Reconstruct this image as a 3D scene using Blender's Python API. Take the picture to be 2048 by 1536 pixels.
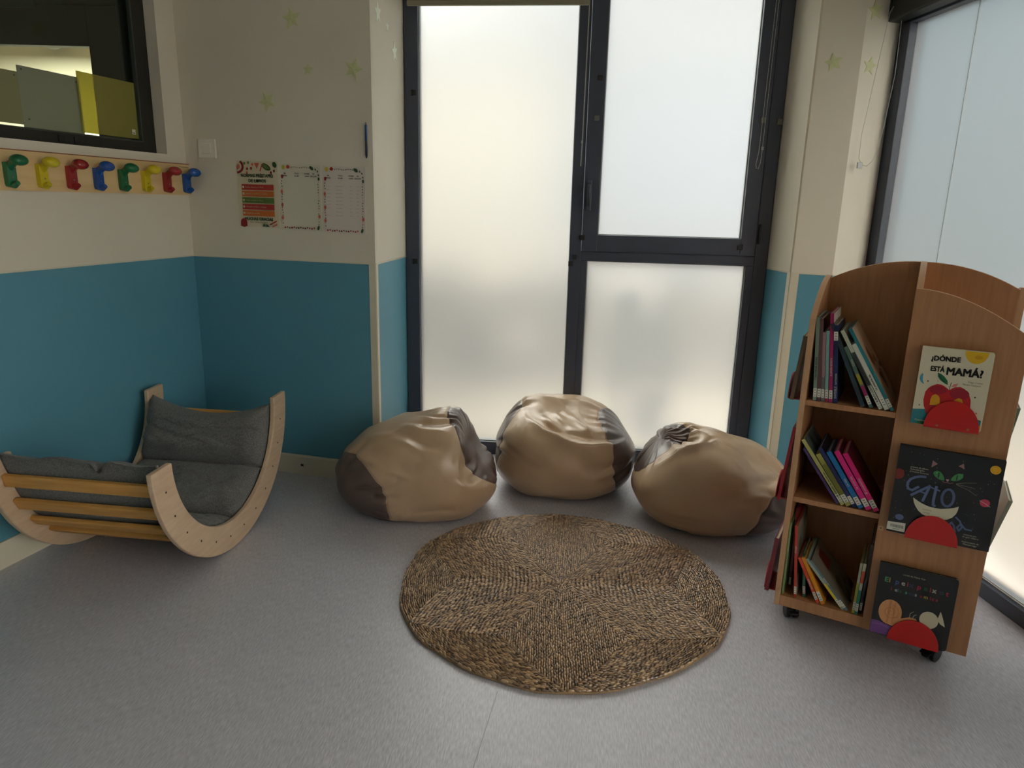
import bpy, bmesh, math, random
import numpy as np
from mathutils import Vector, Matrix

random.seed(7)
SC = bpy.context.scene
for o in list(bpy.data.objects): bpy.data.objects.remove(o)

# ------------------------------------------------------------------ camera
CAM_H = 1.4
PITCH, ROLL, FPX = 0.2478, 0.02463, 1421.6
cam_d = bpy.data.cameras.new('camera'); cam = bpy.data.objects.new('camera', cam_d)
SC.collection.objects.link(cam); SC.camera = cam
cam_d.sensor_width = 36.0; cam_d.lens = 36.0 * FPX / 2048.0
cam_d.clip_start = 0.05; cam_d.clip_end = 200
_f = Vector((0, math.cos(PITCH), -math.sin(PITCH))); _r0 = Vector((1, 0, 0)); _u0 = _r0.cross(_f)
_r = _r0 * math.cos(ROLL) + _u0 * math.sin(ROLL); _u = _r.cross(_f)
M = Matrix.Identity(4)
for i in range(3):
    M[i][0] = _r[i]; M[i][1] = _u[i]; M[i][2] = -_f[i]
M.translation = (0, 0, CAM_H); cam.matrix_world = M

# ------------------------------------------------------------------ world, exposure
SC.view_settings.view_transform = 'Standard'; SC.view_settings.look = 'None'
SC.view_settings.gamma = 1.0; SC.view_settings.use_curve_mapping = False
SC.view_settings.exposure = 0.0
SC.cycles.use_denoising = True
SC.cycles.max_bounces = 10; SC.cycles.diffuse_bounces = 6; SC.cycles.transmission_bounces = 8
SC.cycles.glossy_bounces = 3; SC.cycles.transparent_max_bounces = 10
SC.cycles.caustics_reflective = False; SC.cycles.sample_clamp_indirect = 6.0
world = bpy.data.worlds.new('sky'); SC.world = world; world.use_nodes = True
wn, wl = world.node_tree.nodes, world.node_tree.links
bg = wn['Background']
tc = wn.new('ShaderNodeTexCoord'); dot = wn.new('ShaderNodeVectorMath'); dot.operation = 'DOT_PRODUCT'
wl.new(tc.outputs['Generated'], dot.inputs[0])
_az, _el = math.radians(-34), math.radians(50)
dot.inputs[1].default_value = (math.sin(_az) * math.cos(_el), math.cos(_az) * math.cos(_el), math.sin(_el))
wr = wn.new('ShaderNodeValToRGB'); wr.color_ramp.interpolation = 'LINEAR'
for _p, _c in ((0.0, (3.3, 3.1, 2.8)), (0.22, (0.50, 0.56, 0.61)), (0.58, (0.13, 0.155, 0.185)), (0.76, (0.27, 0.28, 0.285)), (1.0, (5.6, 5.5, 5.0))):
    if _p in (0.0, 1.0): _e = wr.color_ramp.elements[0 if _p == 0 else -1]
    else: _e = wr.color_ramp.elements.new(_p)
    _e.position = _p; _e.color = (*_c, 1)
wl.new(dot.outputs['Value'], wr.inputs['Fac']); wl.new(wr.outputs['Color'], bg.inputs['Color'])
bg.inputs['Strength'].default_value = 2.6

def area_light(name, loc, rot, sx, sy, power, col=(1, 1, 1)):
    l = bpy.data.lights.new(name, 'AREA'); l.shape = 'RECTANGLE'; l.size = sx; l.size_y = sy
    l.energy = power; l.color = col
    o = bpy.data.objects.new(name, l); SC.collection.objects.link(o); o.location = loc; o.rotation_euler = rot
    return o
area_light('next_room_lamp', (-4.2, 6.5, 2.7), (0, 0, 0), 1.2, 0.8, 120, (1, 0.95, 0.86))

# ------------------------------------------------------------------ materials
def srgb(r, g, b):
    f = lambda c: ((c / 255 + 0.055) / 1.055) ** 2.4 if c > 10 else c / 255 / 12.92
    return (f(r), f(g), f(b))
MATS = {}
def mat(name, col, rough=0.6, metal=0.0, spec=0.5, noise=0.0, nscale=20.0, bump=0.0, bscale=80.0,
        stretch=None, alpha=1.0, trans=0.0, coat=0.0, emit=None, sheen=0.0):
    if name in MATS: return MATS[name]
    m = bpy.data.materials.new(name); m.use_nodes = True; MATS[name] = m
    n, l = m.node_tree.nodes, m.node_tree.links; b = n['Principled BSDF']
    b.inputs['Base Color'].default_value = (*col, 1); b.inputs['Roughness'].default_value = rough
    b.inputs['Metallic'].default_value = metal; b.inputs['Specular IOR Level'].default_value = spec
    b.inputs['Alpha'].default_value = alpha; b.inputs['Transmission Weight'].default_value = trans
    b.inputs['Coat Weight'].default_value = coat; b.inputs['Sheen Weight'].default_value = sheen
    if emit: b.inputs['Emission Color'].default_value = (*emit[0], 1); b.inputs['Emission Strength'].default_value = emit[1]
    if noise or bump:
        t = n.new('ShaderNodeTexCoord'); mp = n.new('ShaderNodeMapping'); l.new(t.outputs['Object'], mp.inputs[0])
        if stretch: mp.inputs['Scale'].default_value = stretch
        if noise:
            x = n.new('ShaderNodeTexNoise'); x.inputs['Scale'].default_value = nscale; x.inputs['Detail'].default_value = 5
            l.new(mp.outputs[0], x.inputs['Vector'])
            r = n.new('ShaderNodeMapRange'); r.inputs['From Min'].default_value = 0.3; r.inputs['From Max'].default_value = 0.7
            r.inputs['To Min'].default_value = 1 - noise; r.inputs['To Max'].default_value = 1 + noise
            l.new(x.outputs['Fac'], r.inputs['Value'])
            v = n.new('ShaderNodeVectorMath'); v.operation = 'SCALE'; v.inputs[0].default_value = col
            l.new(r.outputs[0], v.inputs['Scale']); l.new(v.outputs[0], b.inputs['Base Color'])
        if bump:
            x = n.new('ShaderNodeTexNoise'); x.inputs['Scale'].default_value = bscale; x.inputs['Detail'].default_value = 3
            l.new(mp.outputs[0], x.inputs['Vector'])
            bp = n.new('ShaderNodeBump'); bp.inputs['Strength'].default_value = bump; bp.inputs['Distance'].default_value = 0.01
            l.new(x.outputs['Fac'], bp.inputs['Height']); l.new(bp.outputs[0], b.inputs['Normal'])
    return m

M_WHITE = mat('painted_wall_cream', srgb(220, 213, 196), 0.75, noise=0.02, nscale=3, bump=0.05, bscale=220)
M_BLUE = mat('painted_wall_blue', srgb(88, 148, 168), 0.5, noise=0.02, nscale=3, bump=0.05, bscale=220)
M_TRIM = mat('cream_plastic_trim', srgb(214, 207, 186), 0.45)
M_CEIL = mat('ceiling_paint', srgb(222, 218, 208), 0.8)
M_FRAME = mat('anthracite_aluminium', srgb(62, 68, 82), 0.42, noise=0.03, nscale=8)
M_SEAL = mat('pale_glazing_bead', srgb(180, 184, 182), 0.5)
M_BLACK = mat('black_plastic', (0.006, 0.006, 0.007), 0.45)
M_DARKGAP = mat('dark_gap', (0.004, 0.004, 0.005), 0.8)

def floor_material():
    m = bpy.data.materials.new('grey_vinyl_floor'); m.use_nodes = True
    n, l = m.node_tree.nodes, m.node_tree.links; b = n['Principled BSDF']
    t = n.new('ShaderNodeTexCoord'); mp = n.new('ShaderNodeMapping'); l.new(t.outputs['Object'], mp.inputs[0])
    mp.vector_type = 'TEXTURE'; mp.inputs['Rotation'].default_value = (0, 0, math.radians(-4)); mp.inputs['Scale'].default_value = (1, 7, 1)
    a = n.new('ShaderNodeTexNoise'); a.inputs['Scale'].default_value = 260; a.inputs['Detail'].default_value = 3
    l.new(mp.outputs[0], a.inputs['Vector'])
    c = n.new('ShaderNodeTexNoise'); c.inputs['Scale'].default_value = 9; c.inputs['Detail'].default_value = 4
    l.new(t.outputs['Object'], c.inputs['Vector'])
    r = n.new('ShaderNodeValToRGB'); r.color_ramp.elements[0].position = 0.3; r.color_ramp.elements[1].position = 0.72
    r.color_ramp.elements[0].color = (*srgb(174, 173, 181), 1); r.color_ramp.elements[1].color = (*srgb(208, 207, 216), 1)
    l.new(a.outputs['Fac'], r.inputs['Fac'])
    mx = n.new('ShaderNodeMix'); mx.data_type = 'RGBA'; mx.blend_type = 'MULTIPLY'; mx.inputs['Factor'].default_value = 1
    r2 = n.new('ShaderNodeMapRange'); r2.inputs['To Min'].default_value = 0.92; r2.inputs['To Max'].default_value = 1.06
    l.new(c.outputs['Fac'], r2.inputs['Value']); l.new(r.outputs['Color'], mx.inputs[6]); l.new(r2.outputs[0], mx.inputs[7])
    l.new(mx.outputs[2], b.inputs['Base Color'])
    b.inputs['Roughness'].default_value = 0.36; b.inputs['Specular IOR Level'].default_value = 0.5
    bp = n.new('ShaderNodeBump'); bp.inputs['Strength'].default_value = 0.12; bp.inputs['Distance'].default_value = 0.004
    l.new(a.outputs['Fac'], bp.inputs['Height']); l.new(bp.outputs[0], b.inputs['Normal'])
    return m
M_FLOOR = floor_material()

def wood_material(name, c1, c2, rough=0.45, axis=(1, 1, 12), scale=9):
    m = bpy.data.materials.new(name); m.use_nodes = True; MATS[name] = m
    n, l = m.node_tree.nodes, m.node_tree.links; b = n['Principled BSDF']
    t = n.new('ShaderNodeTexCoord'); mp = n.new('ShaderNodeMapping'); mp.vector_type = 'TEXTURE'
    l.new(t.outputs['Object'], mp.inputs[0]); mp.inputs['Scale'].default_value = axis
    a = n.new('ShaderNodeTexNoise'); a.inputs['Scale'].default_value = scale * 8; a.inputs['Detail'].default_value = 6
    l.new(mp.outputs[0], a.inputs['Vector'])
    r = n.new('ShaderNodeValToRGB'); r.color_ramp.elements[0].position = 0.3; r.color_ramp.elements[1].position = 0.7
    r.color_ramp.elements[0].color = (*c1, 1); r.color_ramp.elements[1].color = (*c2, 1)
    l.new(a.outputs['Fac'], r.inputs['Fac']); l.new(r.outputs['Color'], b.inputs['Base Color'])
    b.inputs['Roughness'].default_value = rough
    return m
M_SHELF = wood_material('beech_laminate', srgb(166, 117, 78), srgb(184, 133, 91), 0.4)
M_EDGE = mat('lit_edge_wood', srgb(196, 154, 114), 0.45)  # lighter copy of the shelf wood, lit edges put into the colour
M_PLY = wood_material('birch_plywood', srgb(196, 168, 138), srgb(212, 186, 156), 0.45, (1, 6, 1), 6)
M_PINE = wood_material('pine_slats', srgb(200, 144, 72), srgb(218, 164, 90), 0.5, (10, 1, 1), 6)
M_RAIL = wood_material('maple_board', srgb(216, 184, 128), srgb(230, 200, 146), 0.4, (10, 1, 1), 4)

def frosted_glass():
    m = bpy.data.materials.new('frosted_glass'); m.use_nodes = True
    n, l = m.node_tree.nodes, m.node_tree.links
    n.remove(n['Principled BSDF']); out = n['Material Output']
    tr = n.new('ShaderNodeBsdfTranslucent'); tr.inputs['Color'].default_value = (0.95, 0.97, 0.97, 1)
    rf = n.new('ShaderNodeBsdfRefraction'); rf.inputs['Roughness'].default_value = 0.5; rf.inputs['IOR'].default_value = 1.25
    rf.inputs['Color'].default_value = (0.97, 0.98, 0.98, 1)
    mx = n.new('ShaderNodeMixShader'); mx.inputs[0].default_value = 0.82
    l.new(tr.outputs[0], mx.inputs[1]); l.new(rf.outputs[0], mx.inputs[2])
    gl = n.new('ShaderNodeBsdfGlossy'); gl.inputs['Roughness'].default_value = 0.4
    m2 = n.new('ShaderNodeMixShader'); m2.inputs[0].default_value = 0.04
    l.new(mx.outputs[0], m2.inputs[1]); l.new(gl.outputs[0], m2.inputs[2]); l.new(m2.outputs[0], out.inputs['Surface'])
    return m
M_FROST = frosted_glass()

def clear_pane():
    m = bpy.data.materials.new('clear_glass'); m.use_nodes = True
    n, l = m.node_tree.nodes, m.node_tree.links
    n.remove(n['Principled BSDF']); out = n['Material Output']
    tr = n.new('ShaderNodeBsdfTransparent'); tr.inputs['Color'].default_value = (0.86, 0.93, 0.88, 1)
    gl = n.new('ShaderNodeBsdfGlossy'); gl.inputs['Roughness'].default_value = 0.03
    m2 = n.new('ShaderNodeMixShader'); m2.inputs[0].default_value = 0.07
    l.new(tr.outputs[0], m2.inputs[1]); l.new(gl.outputs[0], m2.inputs[2]); l.new(m2.outputs[0], out.inputs['Surface'])
    return m
M_CLEAR = clear_pane()
def film(name, col, t=0.75):
    m = bpy.data.materials.new(name); m.use_nodes = True; MATS[name] = m
    n, l = m.node_tree.nodes, m.node_tree.links; b = n['Principled BSDF']; out = n['Material Output']
    b.inputs['Base Color'].default_value = (*col, 1); b.inputs['Roughness'].default_value = 0.35
    tr = n.new('ShaderNodeBsdfTransparent'); tr.inputs['Color'].default_value = (*col, 1)
    m2 = n.new('ShaderNodeMixShader'); m2.inputs[0].default_value = t
    l.new(b.outputs[0], m2.inputs[1]); l.new(tr.outputs[0], m2.inputs[2]); l.new(m2.outputs[0], out.inputs['Surface'])
    return m

# ------------------------------------------------------------------ mesh helpers
def mesh_obj(name, verts, faces, mats, parent=None, fm=None, smooth=False, bevel=0, seg=2):
    me = bpy.data.meshes.new(name); me.from_pydata([tuple(v) for v in verts], [], [tuple(f) for f in faces]); me.update()
    if not isinstance(mats, (list, tuple)): mats = [mats]
    for m in mats: me.materials.append(m)
    if fm is not None: me.polygons.foreach_set('material_index', list(fm))
    if smooth: me.polygons.foreach_set('use_smooth', [True] * len(me.polygons))
    bm = bmesh.new(); bm.from_mesh(me); bmesh.ops.recalc_face_normals(bm, faces=bm.faces); bm.to_mesh(me); bm.free()
    o = bpy.data.objects.new(name, me); SC.collection.objects.link(o)
    if parent: o.parent = parent
    if bevel:
        b = o.modifiers.new('bevel', 'BEVEL'); b.width = bevel; b.segments = seg; b.limit_method = 'ANGLE'
    return o
def empty(name, loc=(0, 0, 0), rz=0.0, rot=None):
    o = bpy.data.objects.new(name, None); SC.collection.objects.link(o); o.location = loc
    o.rotation_euler = rot if rot else (0, 0, rz); o.empty_display_size = 0.05
    return o
def tag(o, label=None, cat=None, group=None, kind=None):
    if label: o['label'] = label
    if cat: o['category'] = cat
    if group: o['group'] = group
    if kind: o['kind'] = kind
    return o
class MB:
    def __init__(s): s.v = []; s.f = []; s.m = []
    def add(s, v, f, mi=0):
        k = len(s.v); s.v += [tuple(p) for p in v]; s.f += [tuple(i + k for i in q) for q in f]; s.m += [mi] * len(f)
        return s
    def box(s, x0, x1, y0, y1, z0, z1, mi=0, T=None):
        v = [(x, y, z) for x in (x0, x1) for y in (y0, y1) for z in (z0, z1)]
        if T: v = [T(p) for p in v]
        return s.add(v, [(0, 1, 3, 2), (4, 6, 7, 5), (0, 4, 5, 1), (2, 3, 7, 6), (0, 2, 6, 4), (1, 5, 7, 3)], mi)
    def prism(s, pts, a, b, axis='y', mi=0, T=None):   # polygon (p,q) extruded along axis from a to b
        mk = {'y': lambda p, q, t: (p, t, q), 'x': lambda p, q, t: (t, p, q), 'z': lambda p, q, t: (p, q, t)}[axis]
        n = len(pts); v = [mk(p, q, a) for p, q in pts] + [mk(p, q, b) for p, q in pts]
        if T: v = [T(p) for p in v]
        f = [tuple(range(n)), tuple(range(2 * n - 1, n - 1, -1))] + [(i, (i + 1) % n, n + (i + 1) % n, n + i) for i in range(n)]
        return s.add(v, f, mi)
    def tube(s, path, r, n=8, mi=0, closed=False, taper=None):
        P = [Vector(p) for p in path]; v = []; N = len(P)
        up = Vector((0, 0, 1))
        for i, p in enumerate(P):
            d = (P[(i + 1) % N] - P[i - 1]) if closed else (P[min(i + 1, N - 1)] - P[max(i - 1, 0)])
            d.normalize(); a = d.cross(up)
            if a.length < 1e-3: a = d.cross(Vector((1, 0, 0)))
            a.normalize(); b = a.cross(d); rr = r if taper is None else taper[i]
            v += [p + a * math.cos(2 * math.pi * k / n) * rr + b * math.sin(2 * math.pi * k / n) * rr for k in range(n)]
        f = []
        for i in range(N if closed else N - 1):
            j = (i + 1) % N
            f += [(i * n + k, i * n + (k + 1) % n, j * n + (k + 1) % n, j * n + k) for k in range(n)]
        if not closed: f += [tuple(range(n)), tuple(range((N - 1) * n, N * n))]
        return s.add(v, f, mi)
    def ball(s, c, rx, ry=None, rz=None, mi=0, nu=10, nv=7, T=None):
        ry = ry or rx; rz = rz or rx; v = [(c[0], c[1], c[2] + rz)]
        for i in range(1, nv):
            t = math.pi * i / nv
            v += [(c[0] + rx * math.sin(t) * math.cos(2 * math.pi * k / nu), c[1] + ry * math.sin(t) * math.sin(2 * math.pi * k / nu), c[2] + rz * math.cos(t)) for k in range(nu)]
        v.append((c[0], c[1], c[2] - rz)); L = len(v) - 1
        f = [(0, 1 + k, 1 + (k + 1) % nu) for k in range(nu)]
        for i in range(nv - 2):
            f += [(1 + i * nu + k, 1 + i * nu + (k + 1) % nu, 1 + (i + 1) * nu + (k + 1) % nu, 1 + (i + 1) * nu + k) for k in range(nu)]
        f += [(L, 1 + (nv - 2) * nu + (k + 1) % nu, 1 + (nv - 2) * nu + k) for k in range(nu)]
        if T: v = [T(p) for p in v]
        return s.add(v, f, mi)
    def cyl(s, c, r, h, axis='z', n=20, mi=0):
        pts = [(r * math.cos(2 * math.pi * k / n), r * math.sin(2 * math.pi * k / n)) for k in range(n)]
        if axis == 'z': return s.prism([(c[0] + p, c[1] + q) for p, q in pts], c[2], c[2] + h, 'z', mi)
        if axis == 'y': return s.prism([(c[0] + p, c[2] + q) for p, q in pts], c[1], c[1] + h, 'y', mi)
        return s.prism([(c[1] + p, c[2] + q) for p, q in pts], c[0], c[0] + h, 'x', mi)
    def build(s, name, mats, parent=None, smooth=False, bevel=0, seg=2):
        return mesh_obj(name, s.v, s.f, mats, parent, s.m, smooth, bevel, seg)

def text2d(body, size, bold=0.0, align='LEFT', res=2):
    c = bpy.data.curves.new('t', 'FONT'); c.body = body; c.size = size; c.offset = bold; c.align_x = align; c.resolution_u = res
    o = bpy.data.objects.new('t', c); SC.collection.objects.link(o)
    dg = bpy.context.evaluated_depsgraph_get(); me = bpy.data.meshes.new_from_object(o.evaluated_get(dg))
    v = [(p.co.x, p.co.y) for p in me.vertices]; f = [tuple(p.vertices) for p in me.polygons]
    bpy.data.objects.remove(o); bpy.data.curves.remove(c); bpy.data.meshes.remove(me)
    return v, f
class Art:
    """printed artwork: flat shapes on a page, u to the right, v up, stacked in thin layers along -y"""
    def __init__(s, step=0.00012): s.v = []; s.f = []; s.m = []; s.mats = []; s.layer = 1; s.step = step
    def mi(s, m):
        if m not in s.mats: s.mats.append(m)
        return s.mats.index(m)
    def add(s, pts, faces, m):
        k = len(s.v); y = s.layer * s.step; s.v += [(p[0], -y, p[1]) for p in pts]
        s.f += [tuple(i + k for i in q) for q in faces]; s.m += [s.mi(m)] * len(faces)
    def up(s): s.layer += 1; return s
    def poly(s, pts, m): s.up(); s.add(pts, [tuple(range(len(pts)))], m)
    def ell(s, x, y, rx, ry, m, a0=0, a1=360, rot=0, n=28):
        A = [math.radians(a0 + (a1 - a0) * k / n) for k in range(n + (0 if a1 - a0 == 360 else 1))]; c, q = math.cos(math.radians(rot)), math.sin(math.radians(rot))
        P = [(rx * math.cos(a), ry * math.sin(a)) for a in A]
        s.poly([(x + p * c - r * q, y + p * q + r * c) for p, r in P], m)
    def line(s, pts, w, m):
        s.up()
        for (x0, y0), (x1, y1) in zip(pts[:-1], pts[1:]):
            d = math.hypot(x1 - x0, y1 - y0) or 1e-6; nx, ny = -(y1 - y0) / d * w / 2, (x1 - x0) / d * w / 2
            ex, ey = (x1 - x0) / d * w * .3, (y1 - y0) / d * w * .3
            s.add([(x0 + nx - ex, y0 + ny - ey), (x0 - nx - ex, y0 - ny - ey), (x1 - nx + ex, y1 - ny + ey), (x1 + nx + ex, y1 + ny + ey)], [(0, 1, 2, 3)], m)
    def text(s, body, x, y, size, m, bold=0.0, align='LEFT', rot=0, sx=1.0):
        v, f = text2d(body, size, 0.0, align); c, q = math.cos(math.radians(rot)), math.sin(math.radians(rot))
        s.up()
        for dx, dy in (((0, 0),) if bold < 1e-6 else ((-bold, -bold), (bold, -bold), (bold, bold), (-bold, bold))):
            s.add([(x + dx + a * sx * c - b * q, y + dy + a * sx * q + b * c) for a, b in v], f, m)
    def build(s, name, parent=None, T=None):
        v = [T(p) for p in s.v] if T else s.v
        me = bpy.data.meshes.new(name); me.from_pydata(v, [], s.f); me.update()
        for m in s.mats: me.materials.append(m)
        me.polygons.foreach_set('material_index', s.m)
        o = bpy.data.objects.new(name, me); SC.collection.objects.link(o)
        if parent: o.parent = parent
        return o

# ------------------------------------------------------------------ plan of the room (metres)
TH, PS, RT = 0.2550, 0.1048, -0.0854
C0 = Vector((-1.6298, 3.6461, 0)); S = Vector((math.cos(TH), -math.sin(TH), 0)); L = Vector((-math.sin(TH), -math.cos(TH), 0))
W0 = Vector((0, 3.8735, 0)); W = Vector((math.cos(PS), -math.sin(PS), 0)); WO = Vector((math.sin(PS), math.cos(PS), 0))
R0 = Vector((1.8088, 2.3, 0)); T_ = Vector((math.sin(RT), math.cos(RT), 0))
ZB, ZC, BB = 1.1085, 2.85, 0.104
P_STAR = C0 + S * 1.003
P_WL = W0 + W * -0.598; P_WR = W0 + W * 1.313
P1 = Vector((1.337, 3.478, 0)); P2 = Vector((1.509, 3.412, 0)); P3 = Vector((1.645, 3.465, 0)); P4 = R0 + T_ * 1.205
P_LE = C0 + L * 6.3; P_RE = R0 + T_ * -4.9

def wall_strip(name, pts, mats=None, z0=0.0, z1=ZC, thick=0.10, zsplit=ZB, beads=True, outside=1):
    """vertical wall along plan points (room on the right-hand side when walking), blue below zsplit"""
    mb = MB(); mats = mats or [M_WHITE, M_BLUE]
    for a, b in zip(pts[:-1], pts[1:]):
        d = (b - a).normalized(); n = Vector((-d.y, d.x, 0)) * outside * thick
        for (lo, hi, mi) in ((z0, min(zsplit, z1), 1), (max(zsplit, z0), z1, 0)):
            if hi - lo < 1e-4: continue
            v = [a, b, b + n, a + n]
            mb.add([(p.x, p.y, lo) for p in v] + [(p.x, p.y, hi) for p in v],
                   [(0, 1, 2, 3), (4, 5, 6, 7), (0, 1, 5, 4), (1, 2, 6, 5), (2, 3, 7, 6), (3, 0, 4, 7)], mi)
    return tag(mb.build(name, mats), kind='structure')

# floor & ceiling
def plan_poly(name, pts, z0, z1, m):
    return tag(MB().prism([(p.x, p.y) for p in pts], z0, z1, 'z').build(name, m), kind='structure')
_out = [P_LE + Vector((-.1, -.1, 0)), C0 + Vector((-.12, .1, 0)), P_STAR + Vector((-.03, .1, 0)), P_WL + WO * .12 + W * -.03, P_WR + WO * .12 + W * .1, P4 + Vector((.12, .3, 0)), R0 + T_ * -1 + Vector((.12, 0, 0)), P_RE + Vector((.12, -.1, 0))]
plan_poly('floor', _out, -0.1, 0.0, M_FLOOR)
plan_poly('ceiling', _out, ZC, ZC + 0.1, M_CEIL)
seam = MB()
_d = Vector((-0.036, -0.196, 0)).normalized(); _a = Vector((-0.02, 1.82, 0)); _n = Vector((-_d.y, _d.x, 0)) * 0.0011
seam.add([tuple(_a + _n + Vector((0, 0, .0003))), tuple(_a - _n + Vector((0, 0, .0003))), tuple(_a + _d * 3 - _n + Vector((0, 0, .0003))), tuple(_a + _d * 3 + _n + Vector((0, 0, .0003)))], [(0, 1, 2, 3)])
tag(seam.build('trim_1', mat('floor_seam', srgb(150, 146, 150), 0.5)), kind='structure')

# left wall with an opening for the interior window: s from 0.122 to 2.2, z 1.585 to 2.32
WS0, WS1, WZ0, WZ1 = 0.124, 1.75, 1.590, 2.34
def lw(s, off, z): p = C0 + L * s - S * off; return (p.x, p.y, z)
mb = MB()
def lbox(s0, s1, z0, z1, mi, o0=0, o1=0.14): mb.box(s0, s1, o0, o1, z0, z1, mi, T=lambda p: lw(*p))
lbox(-0.14, 6.3, 0, ZB, 1); lbox(-0.14, 6.3, ZB, WZ0, 0); lbox(-0.14, 6.3, WZ1, ZC, 0)
lbox(-0.14, WS0, WZ0, WZ1, 0); lbox(WS1, 6.3, WZ0, WZ1, 0)
tag(mb.build('wall_left', [M_WHITE, M_BLUE]), kind='structure')
wall_strip('wall_back', [C0, P_STAR], thick=0.02)
wall_strip('wall_reveal', [P_STAR + (P_WL - P_STAR).normalized() * .02, P_WL + WO * 0.1], thick=0.05)
wall_strip('wall_right_reveal', [P_WR + WO * 0.1, P_WR, P1 + (P_WR - P1).normalized() * .013], thick=0.05)
mb = wall_strip('wall_right_corner', [P1, P2, P3, P4], thick=0.012)
wall_strip('wall_above_right_window', [P4, R0 + T_ * -0.7], z0=2.30, thick=0.15)
wall_strip('wall_right', [R0 + T_ * -0.7, R0 + T_ * -1.3], thick=0.12)
wall_strip('wall_right_far', [R0 + T_ * -4.5, P_RE], thick=0.12)
wall_strip('wall_above_fill_window', [R0 + T_ * -1.3, R0 + T_ * -4.5], z0=2.30, thick=0.12)
wall_strip('wall_front', [P_RE, P_LE], thick=0.12)

# beads on top of the blue paint, corner guards, baseboards
n_tr = [1]
def trim_name(): n_tr[0] += 1; return 'trim_%d' % n_tr[0]
def strip(a, b, z0, z1, proud, m, name, ext=0.0, side=-1):
    d = (b - a).normalized(); n = Vector((-d.y, d.x, 0)) * side * proud; a2, b2 = a - d * ext, b + d * ext
    v = [a2 + n, b2 + n, b2 - n * 0.001, a2 - n * 0.001]
    o = MB().add([(p.x, p.y, z0) for p in v] + [(p.x, p.y, z1) for p in v],
        [(0, 1, 2, 3), (4, 5, 6, 7), (0, 1, 5, 4), (1, 2, 6, 5), (2, 3, 7, 6), (3, 0, 4, 7)]).build(name, m)
    return tag(o, kind='structure')
for a, b in ((C0 + L * 6, C0), (C0, P_STAR), (P_STAR, P_WL), (P_WR, P1), (P1, P2), (P2, P3)):
    strip(a, b, ZB - 0.002, ZB + 0.004, 0.004, M_TRIM, trim_name())
for nm, a, b in (('baseboard_left', C0 + L * 6, C0), ('baseboard_back', C0, P_STAR), ('baseboard_reveal', P_STAR, P_WL), ('baseboard_right_corner', P1, P2)):
    d = (b - a).normalized(); n = Vector((d.y, -d.x, 0))
    prof = [(0, 0), (0.012, 0), (0.012, BB - 0.009), (0.009, BB), (0, BB)]
    v = [(a + n * q) + Vector((0, 0, z)) for q, z in prof] + [(b + n * q) + Vector((0, 0, z)) for q, z in prof]; k = len(prof)
    o = MB().add(v, [tuple(range(k)), tuple(range(2 * k - 1, k - 1, -1))] + [(i, (i + 1) % k, k + (i + 1) % k, k + i) for i in range(k)]).build(nm, M_TRIM)
    tag(o, kind='structure')
# corner guards (below the bead), L-shaped
def guard(p, da, db, wa, wb, z0=BB, z1=ZB - 0.002):
    mb = MB(); t = 0.003
    for d, w, other in ((da, wa, db), (db, wb, da)):
        d = d.normalized(); nrm = Vector((-d.y, d.x, 0))
        if nrm.dot(other) > 0: nrm = -nrm
        v = [p + nrm * t - d * t * 0, p + d * w + nrm * t, p + d * w - nrm * .0005, p - nrm * .0005]
        mb.add([(q.x, q.y, z0) for q in v] + [(q.x, q.y, z1) for q in v], [(0, 1, 2, 3), (4, 5, 6, 7), (0, 1, 5, 4), (1, 2, 6, 5), (2, 3, 7, 6), (3, 0, 4, 7)])
    return tag(mb.build(trim_name(), M_TRIM), kind='structure')
guard(P_STAR, -S, (P_WL - P_STAR), 0.033, 0.030)
guard(P1, (P2 - P1), (P_WR - P1), 0.038, 0.030)
# hairline joint above the right-hand guard
strip(P1 + Vector((0.001, 0, 0)), P1 + (P2 - P1).normalized() * 0.004, ZB + 0.004, ZC, 0.0012, M_TRIM, trim_name())
# small cable hole stopper in the back baseboard
p = C0 + S * 0.565
mb = MB().box(-0.007, 0.007, -0.014, -0.008, -0.005, 0.005); o = mb.build('trim_40', M_BLACK); o.location = (p.x, p.y, 0.052); o.rotation_euler = (0, 0, -TH); o.data.transform(Matrix.Translation((0, 0, 0))); tag(o, kind='structure')

# ------------------------------------------------------------------ window 1 (main frosted window)
win = tag(empty('window_1', W0, -PS), kind='structure')
FY0, FY1 = -0.012, 0.062
def frame_piece(name, rects, parent, y0=FY0, y1=FY1, m=M_FRAME, bevel=0.003):
    mb = MB()
    for x0, x1, z0, z1 in rects: mb.box(x0, x1, y0, y1, z0, z1)
    return mb.build(name, m, parent, bevel=bevel)
ZT = 2.80
frame_piece('frame', [(-0.596, -0.522, 0.0, ZT), (1.245, 1.312, 0.0, ZT), (0.291, 0.350, 0.0, ZT), (-0.522, 0.291, 0.0, 0.074), (0.350, 1.245, 0.0, 0.074),
                      (0.350, 1.245, 1.117, 1.168), (-0.522, 0.291, 2.70, ZT), (0.350, 1.245, 2.70, ZT),
                      (0.350, 0.386, 0.074, 1.117), (1.206, 1.245, 0.074, 1.117)], win)
sash = frame_piece('sash', [(0.352, 0.435, 1.171, 2.70), (1.167, 1.243, 1.171, 2.70), (0.435, 1.167, 1.171, 1.254), (0.435, 1.167, 2.62, 2.70)], win, -0.022, 0.05)
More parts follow.
